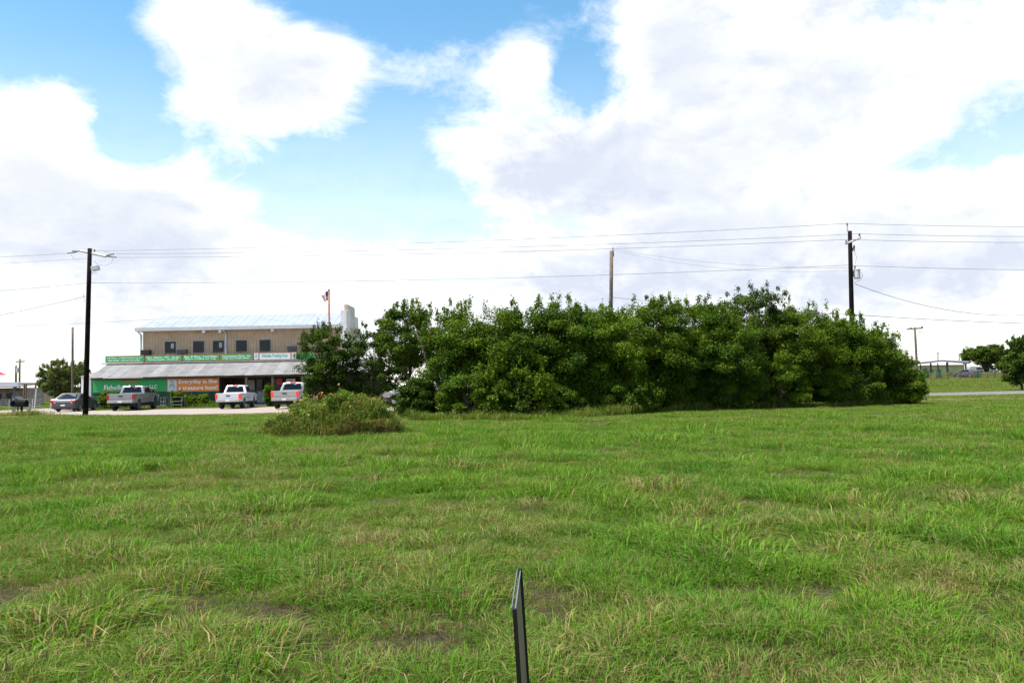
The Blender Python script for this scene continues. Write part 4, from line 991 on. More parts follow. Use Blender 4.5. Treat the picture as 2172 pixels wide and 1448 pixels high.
# ------------------------------------------------------------------ park on the right
def park():
    Yp = 172.0; base = gz(at(1980, 790, Yp).x, Yp)
    pv = empty('park_pavilion', (at(1975, 790, Yp).x, Yp, base), label='open park pavilion with a wide grey metal roof', cat='pavilion')
    P = lambda px, py, Y=Yp: at(px, py, Y) - pv.location
    ridge = P(1998, 763.5, Yp + 5); l0, r0 = P(1903, 774.5), P(2053, 768.5); l1, r1 = P(1915, 771, Yp + 11), P(2058, 765.5, Yp + 11)
    rz_ = [P(1998, 763.6), P(1999, 763.0, Yp + 11)]
    q = MB(); th = Vector((0, 0, -.28))
    top = [l0, rz_[0], r0, r1, rz_[1], l1]
    q.add(top + [v + th for v in top], [(0, 1, 4, 5), (1, 2, 3, 4), (11, 10, 7, 6), (10, 9, 8, 7), (0, 6, 7, 1), (1, 7, 8, 2), (2, 8, 9, 3), (3, 9, 10, 4), (4, 10, 11, 5), (5, 11, 6, 0)]); q.build('roof', M_greyroof, pv)
    for (px, Y, w_) in ((1915, Yp + 1, .22), (1975, Yp + 2, .26), (2010, Yp + 1, .34), (2049, Yp + 1, .26), (1953, Yp + 9, .2), (1990, Yp + 9, .18)):
        e = P(px, 790, Y); f = (px - 1903) / 95 if px < 1998 else (2053 - px) / 55
        zt = (l0.z if px < 1998 else r0.z) * (1 - f) + rz_[0].z * f - .3
        z0 = gz(e.x + pv.location.x, Y) - pv.location.z
        MB().b2((e.x - w_ / 2, e.y - w_ / 2, z0), (e.x + w_ / 2, e.y + w_ / 2, zt)).build('post', M_steelpost, pv)
    Yb = 205.0; bb = at(1998, 790, Yb); z0 = gz(bb.x, Yb)
    gb = empty('park_building', (bb.x, Yb, z0), label='lime green park building behind the pavilion', cat='building')
    hw = 48 * Yb / FPX; zt = at(1998, 774, Yb).z - z0
    MB().b2((-hw, 0, 0), (hw, 6, zt)).build('wall', M_limegreen, gb)
    MB().prism_x([(-.6, zt + .001), (6.6, zt + .001), (3, zt + .9)], -hw - .5, hw + .5).build('roof', M_trailer, gb)
    for px in (1962,):
        e = at(px, 785, Yb).x - bb.x; d = MB().b2((e - .5, -.06, 0), (e + .5, -.002, 1.4)).build('door', M_steelpost, gb)
    # fence
    Yf = 150.0; f0 = at(2040, 805, Yf); fz = gz(f0.x, Yf)
    fe = empty('park_fence', (f0.x, Yf, fz), label='brown post and wire fence along the park track', cat='fence')
    pts = []
    for px, w_ in ((1973, .22), (1986, .14), (1998, .20), (2011, .26), (2024, .14), (2037.5, .24), (2050, .2), (2065, .38), (2080.5, .22), (2095, .2), (2109.5, .28), (2126, .26), (2143, .24), (2151, .18), (2168, .24), (2186, .24)):
        e = at(px, 800, Yf); w_ *= .7; z0 = gz(e.x, Yf) - fz; hgt = 1.28 if w_ > .15 else 1.0
        MB().b2((e.x - f0.x - w_ / 2, -w_ / 2, z0 - .05), (e.x - f0.x + w_ / 2, w_ / 2, z0 + hgt)).build('post', M_fencewood, fe); pts.append((e.x - f0.x, z0))
    for z in (.35, .7, 1.05): MB().tube([(x, 0, z0 + z) for x, z0 in pts], .03, 4).build('wire', M_wire, fe)
    # picnic tables, barrels, parked things
    def put(name, px, Y, lab, cat, group):
        e = at(px, 790, Y); return empty(name, (e.x, Y, gz(e.x, Y)), 0, lab, cat, group)
    labs = {1968: 'dark picnic table under the left side of the pavilion', 1984: 'dark picnic table near the pavilion middle post', 2028: 'dark picnic table between pavilion post and fence', 2052: 'dark picnic table past the pavilion end'}
    for px, lab in labs.items():
        t = put('picnic_table', px, 160 if px > 2000 else 176, lab, 'picnic table', 'picnic tables in the park')
        MB().b2((-1.2, -.4, .70), (1.2, .4, .77)).build('table_top', M_tablewood, t)
        for sy in (-1, 1): MB().b2((-1.2, sy * .9 - .14, .42), (1.2, sy * .9 + .14, .47)).build('bench', M_tablewood, t)
        for sx in (-1, 1): MB().tube([(sx * .8, -.8, 0), (sx * .8, -.2, .7)], .06, 5).tube([(sx * .8, .8, 0), (sx * .8, .2, .7)], .06, 5).box((sx * .8, 0, .40), (.06, 1.9, .05)).build('leg', M_tablewood, t)
    for px, Y, lab in ((1990.5, 156, 'green barrel beyond the fence left of the silver car'), (2071.5, 152.5, 'tall green bin beside the thick fence post'), (1965, 157, 'pale green barrel next to the thicket end')):
        t = put('barrel', px, Y, lab, 'barrel', 'green barrels in the park')
        MB().lathe([(.36, 0), (.40, .1), (.42, .6), (.40, 1.15), (.36, 1.2)], 14).build('drum', M_binGreen, t); MB().lathe([(.42, 1.201), (.42, 1.27), (.1, 1.32)], 14).build('lid', M_binGreen, t)
    for px, Y, w_, h_, lab in ((2078, 215, 5, 1.3, 'white trailer parked left of the round oak trunk'), (2108, 230, 7, 1.2, 'white trailer parked behind the round oak'), (2146, 225, 6, 1.3, 'white trailer parked right of the round oak')):
        t = put('trailer', px, Y, lab, 'trailer', 'white trailers beyond the park')
        MB().b2((-w_ / 2, 0, .5), (w_ / 2, 2.2, .5 + h_)).build('box', M_trailer, t, bevel=.15)
        for sx in (-.6, .6): MB().lathe([(.1, -.1), (.36, -.1), (.36, .1), (.1, .1)], 12, 'y', (sx, .15, .36)).build('wheel', M_tyre, t)
        MB().b2((-w_ / 2 - 1.0, .9, .42), (-w_ / 2, 1.2, .499)).build('drawbar', M_chassis, t); MB().b2((-.8, -.03, .9), (.8, -.002, 1.4)).build('window', M_glass, t)
    e = at(2051, 795, 158); car((e.x, 158, gz(e.x, 158)), R(24), 'small blue grey car beyond the park fence', M_gpaint, L=4.6)
    # trees
    Yo = 185.0; e = at(2092, 760, Yo); z0 = gz(e.x, Yo)
    tree('oak_tree', e.x, Yo, at(2092, 729, Yo).z, at(2092, 772, Yo).z, 50 * Yo / FPX, 4.5, 71, 'round spreading dark oak in the park', 'park trees', lm=M_leaf_dark, L=.34, ncl=70, nper=200, stems=5, rcl=(.8, 1.5), sprigs=0, fill=.2, trunk_r=.32)
    tree('oak_tree', at(2125, 770, 195).x, 195, at(2125, 752, 195).z, at(2125, 786, 195).z, 26 * 195 / FPX, 2.5, 72, 'lower dark tree leaning against the round oak', 'park trees', lm=M_leaf_dark, L=.34, ncl=30, nper=180, stems=3, rcl=(.6, 1.1), sprigs=0, trunk_r=.2)
    Yn = 83.0
    e = at(2168, 770, Yn)
    tree('broadleaf_tree', e.x, Yn, at(2165, 715, Yn).z, at(2165, 818, Yn).z, 42 * Yn / FPX, 2.2, 73, 'dark leafy tree at the edge of the paved lane', 'park trees', lm=M_leaf_dark, L=.20, ncl=70, nper=230, stems=3, rcl=(.35, .65), sprigs=16, fill=.5, dry=.08)
park()

# ------------------------------------------------------------------ thicket, bushes
TG = 'trees and bushes of the thicket'
thicket = [  # cx, half width, top, bottom, Y, seed, label, kwargs
    (692, 68, 692, 872, 47.0, 1, 'dark tree standing before the shop at the flag pole', dict(lm=M_leaf_dark, ncl=90, boxy=2.2, rcl=(.3, .6), sprigs=34, nper=340)),
    (795, 80, 692, 870, 47.6, 2, 'dark green bush between the shop corner and the tree gap', dict(lm=M_leaf_dark, ncl=95, boxy=3.0, rcl=(.3, .6), sprigs=26, nper=340)),
    (866, 74, 648, 784, 41.0, 3, 'high open crown above the gap showing the silver car', dict(ncl=66, rcl=(.32, .56), fill=.15, stems=1, trunk_r=.05, sprigs=28, boxy=2.2, nper=340)),
    (975, 94, 648, 885, 39.5, 4, 'leafy tree with crooked bare stem right of the gap', dict(ncl=115, dens_low=.9, fill=.8, sprigs=20, boxy=3.0)),
    (1072, 98, 648, 892, 39.0, 5, 'broad yellow green tree in the left part of the thicket', dict(overhang=-.25, boxy=4.0, ncl=125, fill=.9)),
    (1182, 92, 632, 892, 39.8, 6, 'tall pointed tree left of the bare brown pole', dict(overhang=-.25, boxy=4.0, ncl=125, fill=.9, sprigs=22)),
    (1287, 98, 640, 888, 41.0, 7, 'broad tree in front of the bare brown pole', dict(overhang=-.25, boxy=4.0, ncl=125, fill=.9)),
    (1387, 92, 628, 882, 42.0, 8, 'tall tree right of the bare brown pole', dict(overhang=-.25, boxy=4.0, ncl=125, fill=.9, sprigs=28)),
    (1478, 86, 634, 876, 43.5, 9, 'feathery topped tree in the middle of the thicket', dict(overhang=-.25, boxy=4.0, ncl=110, fill=.9, sprigs=32)),
    (1605, 96, 606, 874, 45.5, 10, 'highest dark crown of the thicket', dict(overhang=-.25, boxy=4.0, ncl=125, fill=.9, lm=M_leaf_dark, sprigs=24)),
    (1548, 86, 664, 874, 43.0, 11, 'rounded bright bush below the highest crown', dict(overhang=-.25, boxy=4.0, ncl=110, fill=.5)),
    (1695, 96, 640, 872, 45.0, 12, 'broad tree between the highest crown and the transformer pole', dict(overhang=-.25, boxy=4.0, ncl=120, fill=.9)),
    (1782, 82, 664, 869, 46.0, 13, 'bush climbing around the transformer pole', dict(overhang=-.25, boxy=4.0, ncl=105, fill=.9, sprigs=26)),
    (1850, 70, 692, 866, 46.5, 14, 'sloping bush right of the transformer pole', dict(ncl=90, fill=.5, sprigs=24)),
    (1905, 50, 752, 862, 47.0, 15, 'low brown tinged bush ending the thicket', dict(ncl=56, fill=.4, dry=.25)),
    (886, 46, 800, 892, 39.6, 16, 'small dark bush added for the deep shade at the foot of the gap', dict(lm=M_leaf_dark, ncl=60, fill=1.2, rcl=(.3, .5), sprigs=0, nper=520)),  # dark leaved bush put in for the deep shade under the crowns
    (1000, 78, 785, 893, 36.9, 17, 'low skirt bush under the broad yellow green tree', dict(ncl=38, rcl=(.3, .55), depth=1.1, sprigs=6)),
    (1110, 70, 775, 890, 37.4, 18, 'low skirt bush under the tall pointed tree', dict(ncl=36, rcl=(.3, .55), depth=1.1, sprigs=6)),
    (1640, 84, 768, 858, 43.4, 20, 'spreading low branches under the highest crown', dict(ncl=38, rcl=(.35, .6), depth=1.2, sprigs=6)),
    (1800, 84, 770, 852, 44.6, 21, 'spreading low branches below the transformer pole', dict(ncl=38, rcl=(.35, .6), depth=1.2, sprigs=6)),
    (1937, 28, 785, 854, 45.8, 22, 'small bright bush at the very end of the thicket', dict(ncl=26, rcl=(.25, .45), depth=.9, sprigs=8)),
    (1090, 110, 745, 884, 43.5, 23, 'added dark back bush behind the broad yellow green tree', dict(lm=M_leaf_dark, ncl=60, depth=1.2, sprigs=0, fill=.5)),  # dark leaved back row, added to block bright road and darken thicket foot
    (1270, 110, 745, 878, 45.5, 24, 'added dark back bush at the foot of the bare brown pole', dict(lm=M_leaf_dark, ncl=60, depth=1.2, sprigs=0, fill=.5)),
    (1440, 110, 745, 872, 47.5, 25, 'added dark back bush behind the feathery topped tree', dict(lm=M_leaf_dark, ncl=60, depth=1.2, sprigs=0, fill=.5)),
    (1640, 120, 745, 868, 49.0, 26, 'added dark back bush behind the highest crown', dict(lm=M_leaf_dark, ncl=60, depth=1.0, sprigs=0, fill=.5)),
    (1178, 62, 815, 889, 38.4, 28, 'low leafy tangle at the foot of the tall pointed tree', dict(ncl=28, rcl=(.25, .5), depth=.8, sprigs=4)),
    (1335, 80, 800, 880, 39.6, 27, 'low leafy tangle right of the bare brown pole foot', dict(ncl=30, rcl=(.25, .5), depth=.8, sprigs=4)),
]
for cx, hw, tp, bt, Y, sd_, lab, kw in thicket:
    tree_px('thicket_tree' if bt - tp > 110 else 'thicket_bush', cx, hw, tp, bt, Y, sd_, lab, TG, cat='tree' if bt - tp > 110 else 'bush', **kw)
# crooked bare stem in the gap belongs to the tree right of it
root = [o for o in bpy.data.objects if o.get('label', '').startswith('leafy tree with crooked')][0]
cp = lambda px, py, Y=39.3: at(px, py, Y) - root.location
MB().tube([cp(948, 885), cp(940, 840), cp(928, 808), cp(910, 782), cp(903, 755), cp(895, 730), cp(880, 700)], [.13, .12, .10, .085, .07, .05, .02], 8).tube([cp(926, 803), cp(938, 775), cp(935, 740)], [.05, .04, .02], 6).build('crooked_stem', M_bark, root, smooth=True)
tree_px('olive_bush', 132, 50, 768, 846, 84, 31, 'feathery olive bush left of the white side wall', cat='bush', lm=M_leaf_olive, L=.15, ncl=70, nper=240, rcl=(.3, .6), sprigs=44, fill=.5, boxy=2.6)
tree_px('olive_bush', 168, 22, 766, 815, 92, 32, 'pale treetop showing behind the white side wall', cat='tree', lm=M_leaf_olive, L=.22, ncl=20, nper=160, rcl=(.4, .7), sprigs=6)

# plants by the shop wall
for i, (px, hw, tp, Y, lab) in enumerate(((228, 22, 838, 73.6, 'leafy green weeds under the green banner'), (375, 12, 838, 73.6, 'large leaved plant growing through the wire stand'), (402, 15, 845, 74.2, 'leafy weeds below the orange banner lettering'), (432, 18, 847, 74.2, 'low weeds below the orange banner corner'), (572, 9, 826, 72.0, 'potted shrub beside the porch post'))):
    tree_px('wall_plant', px, hw, tp, 860, Y, 40 + i, lab, 'plants along the shop wall', cat='plant', lm=M_leaf, L=.20, ncl=16, nper=90, rcl=(.2, .4), sprigs=8, fill=0, depth=.5, trunk_r=.02, stems=4)
def stand(px0, px1, Y, lab):
    x0, x1 = at(px0, 850, Y).x, at(px1, 850, Y).x; w_ = x1 - x0; r = empty('wire_stand', ((x0 + x1) / 2, Y, 0), 0, lab, 'stand', 'metal stands by the shop wall')
    for sx in (-1, 1):
        for sy in (0, .6): MB().tube([(sx * w_ / 2, sy, 0), (sx * w_ / 2, sy, .95)], .035, 6).build('leg', M_galv, r)
    MB().b2((-w_ / 2 - .03, -.03, .951), (w_ / 2 + .03, .63, .99)).build('top', M_galv, r)
    for z in (.3, .6): MB().tube([(-w_ / 2, -.03, z), (w_ / 2, -.03, z)], .015, 5).build('wire', M_galv, r)
stand(341, 351, 72.5, 'narrow metal stand near the silver truck nose')
stand(362, 386, 72.8, 'wide wire stand overgrown by a large leaved plant')

# weedy mound
def mound():
    c = at(705, 900, 27.2); x, y = c.x, 27.2; rng = np.random.RandomState(90)
    r = empty('weed_mound', (x, y, gz(x, y)), label='overgrown earth mound of tall weeds and dry grass in the field', cat='mound')
    rx, ry, hz = 2.3, 1.3, .95
    nu, nv = 28, 8; q = MB()
    lumps = [(-1.75, -.2, .50, .55), (-.95, .1, .72, .6), (-.35, -.2, .62, .5), (.35, .1, .90, .6), (.75, -.3, .7, .4), (1.25, .1, 1.0, .6), (1.8, -.1, .62, .45)]
    def prof(X, Y):
        e = max(0.0, 1 - abs(X / rx) ** 2.6 - abs(Y / ry) ** 2.2) ** .75
        return e * max(h_ * math.exp(-(((X - a_) / w_) ** 2 + ((Y - b_) / .95) ** 2) * .7) for a_, b_, h_, w_ in lumps) * 1.12
    q.v.append((0, 0, prof(0, 0) - .015))
    for i in range(1, nv + 1):
        for k in range(nu):
            a = 2 * math.pi * k / nu; f = i / nv; X, Y = rx * f * math.cos(a), ry * f * math.sin(a); q.v.append((X, Y, prof(X, Y) - .015 - (.12 if i == nv else 0)))
    for k in range(nu): q.f.append((0, 1 + k, 1 + (k + 1) % nu))
    for i in range(nv - 1):
        for k in range(nu): q.f.append((1 + i * nu + k, 1 + i * nu + (k + 1) % nu, 1 + (i + 1) * nu + (k + 1) % nu, 1 + (i + 1) * nu + k))
    q.build('earth', M_earth, r, smooth=True)
    def pts(n, xa=-1, xb=1):
        a = rng.rand(n) * 2 * np.pi; f = np.sqrt(rng.rand(n)); X = rx * f * np.cos(a); Y = ry * f * np.sin(a)
        k = (X > xa * rx) & (X < xb * rx); X, Y = X[k], Y[k]
        return np.stack([X, Y, [prof(a_, b_) for a_, b_ in zip(X, Y)]], 1)
    p = pts(10000); n = len(p); out = np.stack([p[:, 0] / rx * .6, p[:, 1] / ry * .6, np.zeros(n)], 1)
    hv = .16 + .42 * vnoise(p[:, 0] + 50, p[:, 1] + 50, .28)
    v = blades(p, hv * (.6 + .6 * rng.rand(n)), np.full(n, .013), out * .4 + rng.normal(size=(n, 3)) * np.array([.45, .45, 0]), rng, 1.3, .14)
    p2 = pts(9000, .15, 1.0); n = len(p2); out = np.stack([p2[:, 0] / rx * .8, p2[:, 1] / ry * .8, np.zeros(n)], 1)
    v2 = blades(p2, (.25 + .45 * vnoise(p2[:, 0] + 80, p2[:, 1] + 20, .35)) * (.6 + .6 * rng.rand(n)), np.full(n, .012), out * .5 + rng.normal(size=(n, 3)) * np.array([.4, .4, 0]), rng, 1.2, .28)
    a5 = rng.rand(2600) * 6.283; f5 = .93 + .2 * rng.rand(2600); p5 = np.stack([rx * f5 * np.cos(a5), ry * f5 * np.sin(a5), np.zeros(2600)], 1)
    v5 = blades(p5, .10 + .22 * rng.rand(2600), np.full(2600, .011), rng.normal(size=(2600, 3)) * np.array([.5, .5, 0]), rng, 1.1, .22)
    p4 = pts(420); n = len(p4); v4 = blades(p4, .45 + .4 * rng.rand(n), np.full(n, .016), rng.normal(size=(n, 3)) * np.array([.6, .6, 0]), rng, 1.5, .3)
    o = link('tall_grass', np_mesh('tall_grass', *merge([v, v2, v4, v5])), M_weeds, r); o['kind'] = 'stuff'
    cl = []; 
    for _ in range(150):
        a = rng.rand() * 6.28; f = rng.rand() ** .5 * .95; X, Y = rx * f * math.cos(a), ry * f * math.sin(a)
        if X > .75 and rng.rand() < .6: continue
        cl.append((X, Y, prof(X, Y) + rng.uniform(.05, .36)))
    cl += [(-1.95 + rng.uniform(-.3, .3), -.5 + rng.uniform(-.3, .3), rng.uniform(.15, .4)) for _ in range(8)] + [(.3 + rng.uniform(-.35, .35), -.2 + rng.uniform(-.3, .3), 1.0 + rng.uniform(-.1, .25)) for _ in range(12)]
    cl = np.array(cl); ra = np.stack([rng.uniform(.14, .3, len(cl)), rng.uniform(.14, .3, len(cl)), rng.uniform(.1, .26, len(cl))], 1)
    ct = rng.rand(len(cl), 3); ct[:, 2] = .1
    lv = leaves(cl, ra, 110, .07, rng, cl_tint=ct)
    link('weed_leaves', np_mesh('weed_leaves', *lv), M_weeds, r)['kind'] = 'stuff'
    p3 = pts(16000); k = (p3[:, 1] < -.5) & (p3[:, 2] < .3) & ((p3[:, 0] > .5) | (rng.rand(len(p3)) < .12)); p3 = p3[k]; n = len(p3)
    out = np.stack([rng.normal(size=n) * .5, -np.ones(n) * .9, np.zeros(n)], 1)
    d3 = blades(p3 + np.array([0, -.12, 0]), .22 + .2 * rng.rand(n), np.full(n, .014), out, rng, .5, .95)
    link('dead_grass', np_mesh('dead_grass', *d3), M_weeds, r)['kind'] = 'stuff'
    # wildflowers
    rr = random.Random(8)
    spots = [(705, 838), (733, 838), (683, 833), (690, 858), (719, 815), (748, 836), (672, 842), (625, 852), (640, 848), (760, 850), (655, 858), (743, 862), (728, 872), (718, 885), (668, 868), (590, 868), (655, 880), (602, 905)]
    for px, py in spots:
        Y = y + rr.uniform(-.4, .5) - (.9 if py > 860 else 0); h = at(px, py, Y); X, Yl = h.x - x, Y - y
        zb = gz(x, y) + prof(max(-rx * .9, min(rx * .9, X)), max(-ry * .9, min(ry * .9, Yl))) * .9
        f = empty('wildflower', (h.x, Y, zb), rr.uniform(0, 6), 'yellow wildflower on a thin stem growing from the weedy mound', 'flower', 'yellow wildflowers on the mound')
        hh = max(.12, h.z - zb); MB().tube([(0, 0, -.05), (.02, 0, hh * .5), (0, 0, hh)], [.008, .007, .005], 5).build('stem', M_stem, f)
        hd = MB()
        for k in range(9):
            a = k * 2 * math.pi / 9; hd.add([(0, 0, 0), (.05 * math.cos(a - .3), .05 * math.sin(a - .3), .012), (.075 * math.cos(a), .075 * math.sin(a), .0), (.05 * math.cos(a + .3), .05 * math.sin(a + .3), .012)], [(0, 1, 2, 3)])
        o = hd.build('petals', M_yellow, f); o.scale = (.62, .62, .62); o.location = (0, -.02, hh); o.rotation_euler = (R(55), 0, 0); f.rotation_euler = (0, 0, rr.uniform(-.5, .5))
        MB().lathe([(.02, -.004), (.022, .01), (.01, .02)], 8).build('disc', M_wood, f).location = (0, -.035, hh + .005)
    return x, y, rx, ry
MX, MY, MRX, MRY = mound()
# orange flowering clump behind the mound
e = at(690, 850, 44); ob = empty('flower_bed', (e.x, 44, 0), label='clump of orange flowers behind the weedy mound', cat='flower clump')
rng = np.random.RandomState(3); cc_ = np.stack([rng.uniform(-1.0, 1.0, 26), rng.uniform(-.3, .3, 26), rng.uniform(.25, 1.05, 26)], 1)
lv = leaves(cc_, np.full((26, 3), .22), 90, .10, rng); link('leaves', np_mesh('leaves', *lv), M_leaf, ob)
q = MB(); rr = random.Random(2)
for k in range(34):
    c = Vector((rr.uniform(-1.0, 1.0), rr.uniform(-.45, -.1), rr.uniform(.85, 1.25))); q.lathe([(.01, -.025), (.032, 0), (.022, .03), (.006, .04)], 6, 'z', c)
q.build('petals', M_orangefl, ob)['kind'] = 'stuff'

# ------------------------------------------------------------------ grass
rng = np.random.RandomState(11)
SRC = bpy.data.collections.new('grass_sources')
def tuft(n, rad, h0, h1, w, dry, lean, curve, seed):
    g = np.random.RandomState(seed); a = g.rand(n) * 6.283; r = np.sqrt(g.rand(n)) * rad
    b = np.stack([r * np.cos(a), r * np.sin(a), np.full(n, -.015)], 1)
    ln = np.stack([np.cos(a) * r / rad, np.sin(a) * r / rad, np.zeros(n)], 1) * lean
    hh = h0 + (h1 - h0) * g.rand(n)
    me = np_mesh('tuft', *blades(b, hh, w * (.7 + .6 * g.rand(n)), ln, g, curve, dry)); me.materials.append(M_grass)
    o = bpy.data.objects.new('tuft_%02d' % seed, me); SRC.objects.link(o); return o
tuft(80, .15, .035, .095, .0045, .14, .9, .9, 0)      # fine green
tuft(75, .15, .045, .120, .0050, .16, .9, .9, 1)
tuft(65, .15, .055, .150, .0058, .14, .9, .9, 2)
tuft(50, .13, .040, .125, .0048, .80, .8, .8, 3)      # straw
tuft(34, .12, .060, .160, .0072, .12, 1.1, 1.2, 4)     # taller broad blades
tuft(130, .42, .035, .085, .0100, .16, .8, .8, 5)     # wide mats for the distance
tuft(130, .42, .035, .095, .0105, .42, .8, .8, 6)
tuft(100, .60, .045, .10, .0200, .34, .8, .7, 7)
tuft(60, .17, .030, .070, .0045, .85, 2.6, 1.5, 8)      # flattened straw litter
g9 = np.random.RandomState(9); me9 = np_mesh('tuft', *leaves(np.array([[0, 0, .02], [.05, .02, .05], [-.04, .03, .04]]), np.array([[.10, .10, .02], [.06, .06, .03], [.06, .06, .03]]), 26, .038, g9, up=1.2, rnd=.5)); me9.materials.append(M_weeds)
SRC.objects.link(bpy.data.objects.new('tuft_09', me9))      # broad leaved weeds

tuft(240, .26, .06, .21, .0065, .10, .9, 1.0, 10)     # domed hummocks
tuft(200, .22, .06, .19, .0060, .42, .9, 1.0, 11)
tuft(150, .32, .07, .17, .0085, .08, .9, .9, 12)

def field(y0, y1, dens, kinds, smin, smax, jseed, xm=4.0):
    g = np.random.RandomState(jseed); X1 = .68 * y1 + xm; n = int(2 * X1 * (y1 - y0) * dens)
    x = g.uniform(-X1, X1, n); y = g.uniform(y0, y1, n); k = np.abs(x) < .66 * y + xm; x, y = x[k], y[k]
    bad = inpoly(x, y, lot_poly) | inpoly(x, y, road_poly) | ((((x - MX) / (MRX * .8)) ** 2 + ((y - MY) / (MRY * .8)) ** 2) < 1)
    bad |= (y > 74.5) & (x > -42) & (x < 6) & (y < 90)
    x, y = x[~bad], y[~bad]
    bare = vnoise(x, y, .30) * .72 + vnoise(x + 9, y, 1.5) * .28
    keep = g.rand(len(x)) < np.clip((bare - .28) * 6.0, .80, 1); x, y = x[keep], y[keep]; bare = bare[keep]
    dryn = vnoise(x + 77, y, 1.1) * .55 + vnoise(x, y + 31, 4.5) * .45 + .03 * (1 - sstep(7, 16, y))
    lush = vnoise(x - 55, y + 13, .7) * .55 + vnoise(x, y - 70, 2.6) * .45
    n = len(x); u = g.rand(n); idx = np.empty(n, np.int32)
    for i in range(n):
        d, l = dryn[i], lush[i]
        if kinds == 'near':
            if (d > .58 and u[i] < .6) or False: idx[i] = 3
            elif bare[i] < .38 and u[i] < .35: idx[i] = 8
            elif u[i] > 2: idx[i] = 9
            elif u[i] < .11: idx[i] = 3
            elif l > .6 and u[i] < .34: idx[i] = 4
            elif l > .5: idx[i] = 2 if u[i] < .5 else 1
            else: idx[i] = 0 if u[i] < .55 else 1
        elif kinds == 'mid': idx[i] = 6 if d > .56 else 5 if u[i] < .85 else 2
        elif kinds == 'hum': idx[i] = 11 if d > .57 else 10 if u[i] < .6 else 12
        else: idx[i] = 7
    fl = vnoise(x + 3, y + 17, .33)
    sc = (smin + (smax - smin) * g.rand(n)) * ((.62 + .75 * sstep(.25, .8, fl)) * (.85 + .3 * sstep(.3, .8, lush)) if kinds == 'near' else (.85 + .7 * sstep(.30, .80, lush)))
    return np.stack([x, y, ground(x, y)], 1), idx, sc, g.rand(n) * 6.283
fields = [field(1.6, 14, 3.2, 'hum', .6, 1.25, 7, 2.5), field(14, 34, 1.1, 'hum', .85, 1.5, 8, 3), field(1.2, 9, 120, 'near', .75, 1.2, 1, 2.5), field(9, 17, 75, 'near', .85, 1.3, 2), field(17, 30, 26, 'near', 1.1, 1.6, 3), field(16, 48, 9, 'mid', .8, 1.25, 4), field(46, 112, 2.6, 'far', .8, 1.3, 5, 6), field(108, 172, 1.0, 'far', 1.3, 2.0, 6, 4)]
gp_ = np.concatenate([f[0] for f in fields]); gi = np.concatenate([f[1] for f in fields]); gs = np.concatenate([f[2] for f in fields]); gr = np.concatenate([f[3] for f in fields])
pm = bpy.data.meshes.new('grass'); pm.vertices.add(len(gp_)); pm.vertices.foreach_set('co', gp_.astype(np.float32).ravel())
a_ = pm.attributes.new('idx', 'INT', 'POINT'); a_.data.foreach_set('value', gi)
a_ = pm.attributes.new('scl', 'FLOAT', 'POINT'); a_.data.foreach_set('value', gs.astype(np.float32))
a_ = pm.attributes.new('rot', 'FLOAT', 'POINT'); a_.data.foreach_set('value', gr.astype(np.float32))
pm.update(); grass = link('grass', pm, M_grass); tag(grass, 'rough green pasture grass with straw coloured patches', 'grass', kind='stuff')
ng = bpy.data.node_groups.new('scatter_grass', 'GeometryNodeTree')
ng.interface.new_socket('Geometry', in_out='INPUT', socket_type='NodeSocketGeometry'); ng.interface.new_socket('Geometry', in_out='OUTPUT', socket_type='NodeSocketGeometry')
NN = ng.nodes; gin = NN.new('NodeGroupInput'); gout = NN.new('NodeGroupOutput')
ci = NN.new('GeometryNodeCollectionInfo'); ci.inputs['Collection'].default_value = SRC; ci.inputs['Separate Children'].default_value = True; ci.inputs['Reset Children'].default_value = True
ip = NN.new('GeometryNodeInstanceOnPoints'); ip.inputs['Pick Instance'].default_value = True
def named(nm, ty):
    q = NN.new('GeometryNodeInputNamedAttribute'); q.data_type = ty; q.inputs['Name'].default_value = nm; return q.outputs['Attribute']
cr = NN.new('ShaderNodeCombineXYZ'); ng.links.new(named('rot', 'FLOAT'), cr.inputs[2])
ng.links.new(gin.outputs[0], ip.inputs['Points']); ng.links.new(ci.outputs[0], ip.inputs['Instance']); ng.links.new(named('idx', 'INT'), ip.inputs['Instance Index'])
ng.links.new(cr.outputs[0], ip.inputs['Rotation']); ng.links.new(named('scl', 'FLOAT'), ip.inputs['Scale']); ng.links.new(ip.outputs[0], gout.inputs[0])
md = grass.modifiers.new('scatter', 'NODES'); md.node_group = ng

# tall grass skirt along the thicket foot, weeds by mailboxes and pole
g = np.random.RandomState(21); sk = []
base_line = [(868, 890), (930, 893), (1000, 893), (1100, 891), (1200, 888), (1300, 882), (1400, 876), (1500, 871), (1600, 868), (1700, 866), (1800, 863), (1900, 859), (1945, 857)]
P3 = [at(px, py, 10) for px, py in base_line]; gpts = []
for q in P3:
    d = q - Vector((0, 0, EYE)); t = EYE / -d.z; gpts.append((d.x * t, d.y * t))
for (xa, ya), (xb, yb) in zip(gpts[:-1], gpts[1:]):
    n = int(math.hypot(xb - xa, yb - ya) * 420); f = g.rand(n); x = xa + (xb - xa) * f + g.normal(size=n) * .15; y = ya + (yb - ya) * f + np.abs(g.normal(size=n)) * .8
    hgt = (.2 + .55 * vnoise(x, y, 1.2)) * (.5 + .7 * g.rand(n))
    sk.append(blades(np.stack([x, y, ground(x, y) - .02], 1), hgt, np.full(n, .018), np.stack([g.normal(size=n) * .3, -.3 + g.normal(size=n) * .3, np.zeros(n)], 1), g, .8, .10))
o = link('tall_grass', np_mesh('tall_grass', *merge(sk)), M_weeds); tag(o, 'tall dark grass along the foot of the thicket', 'tall grass', kind='stuff')
sk = []
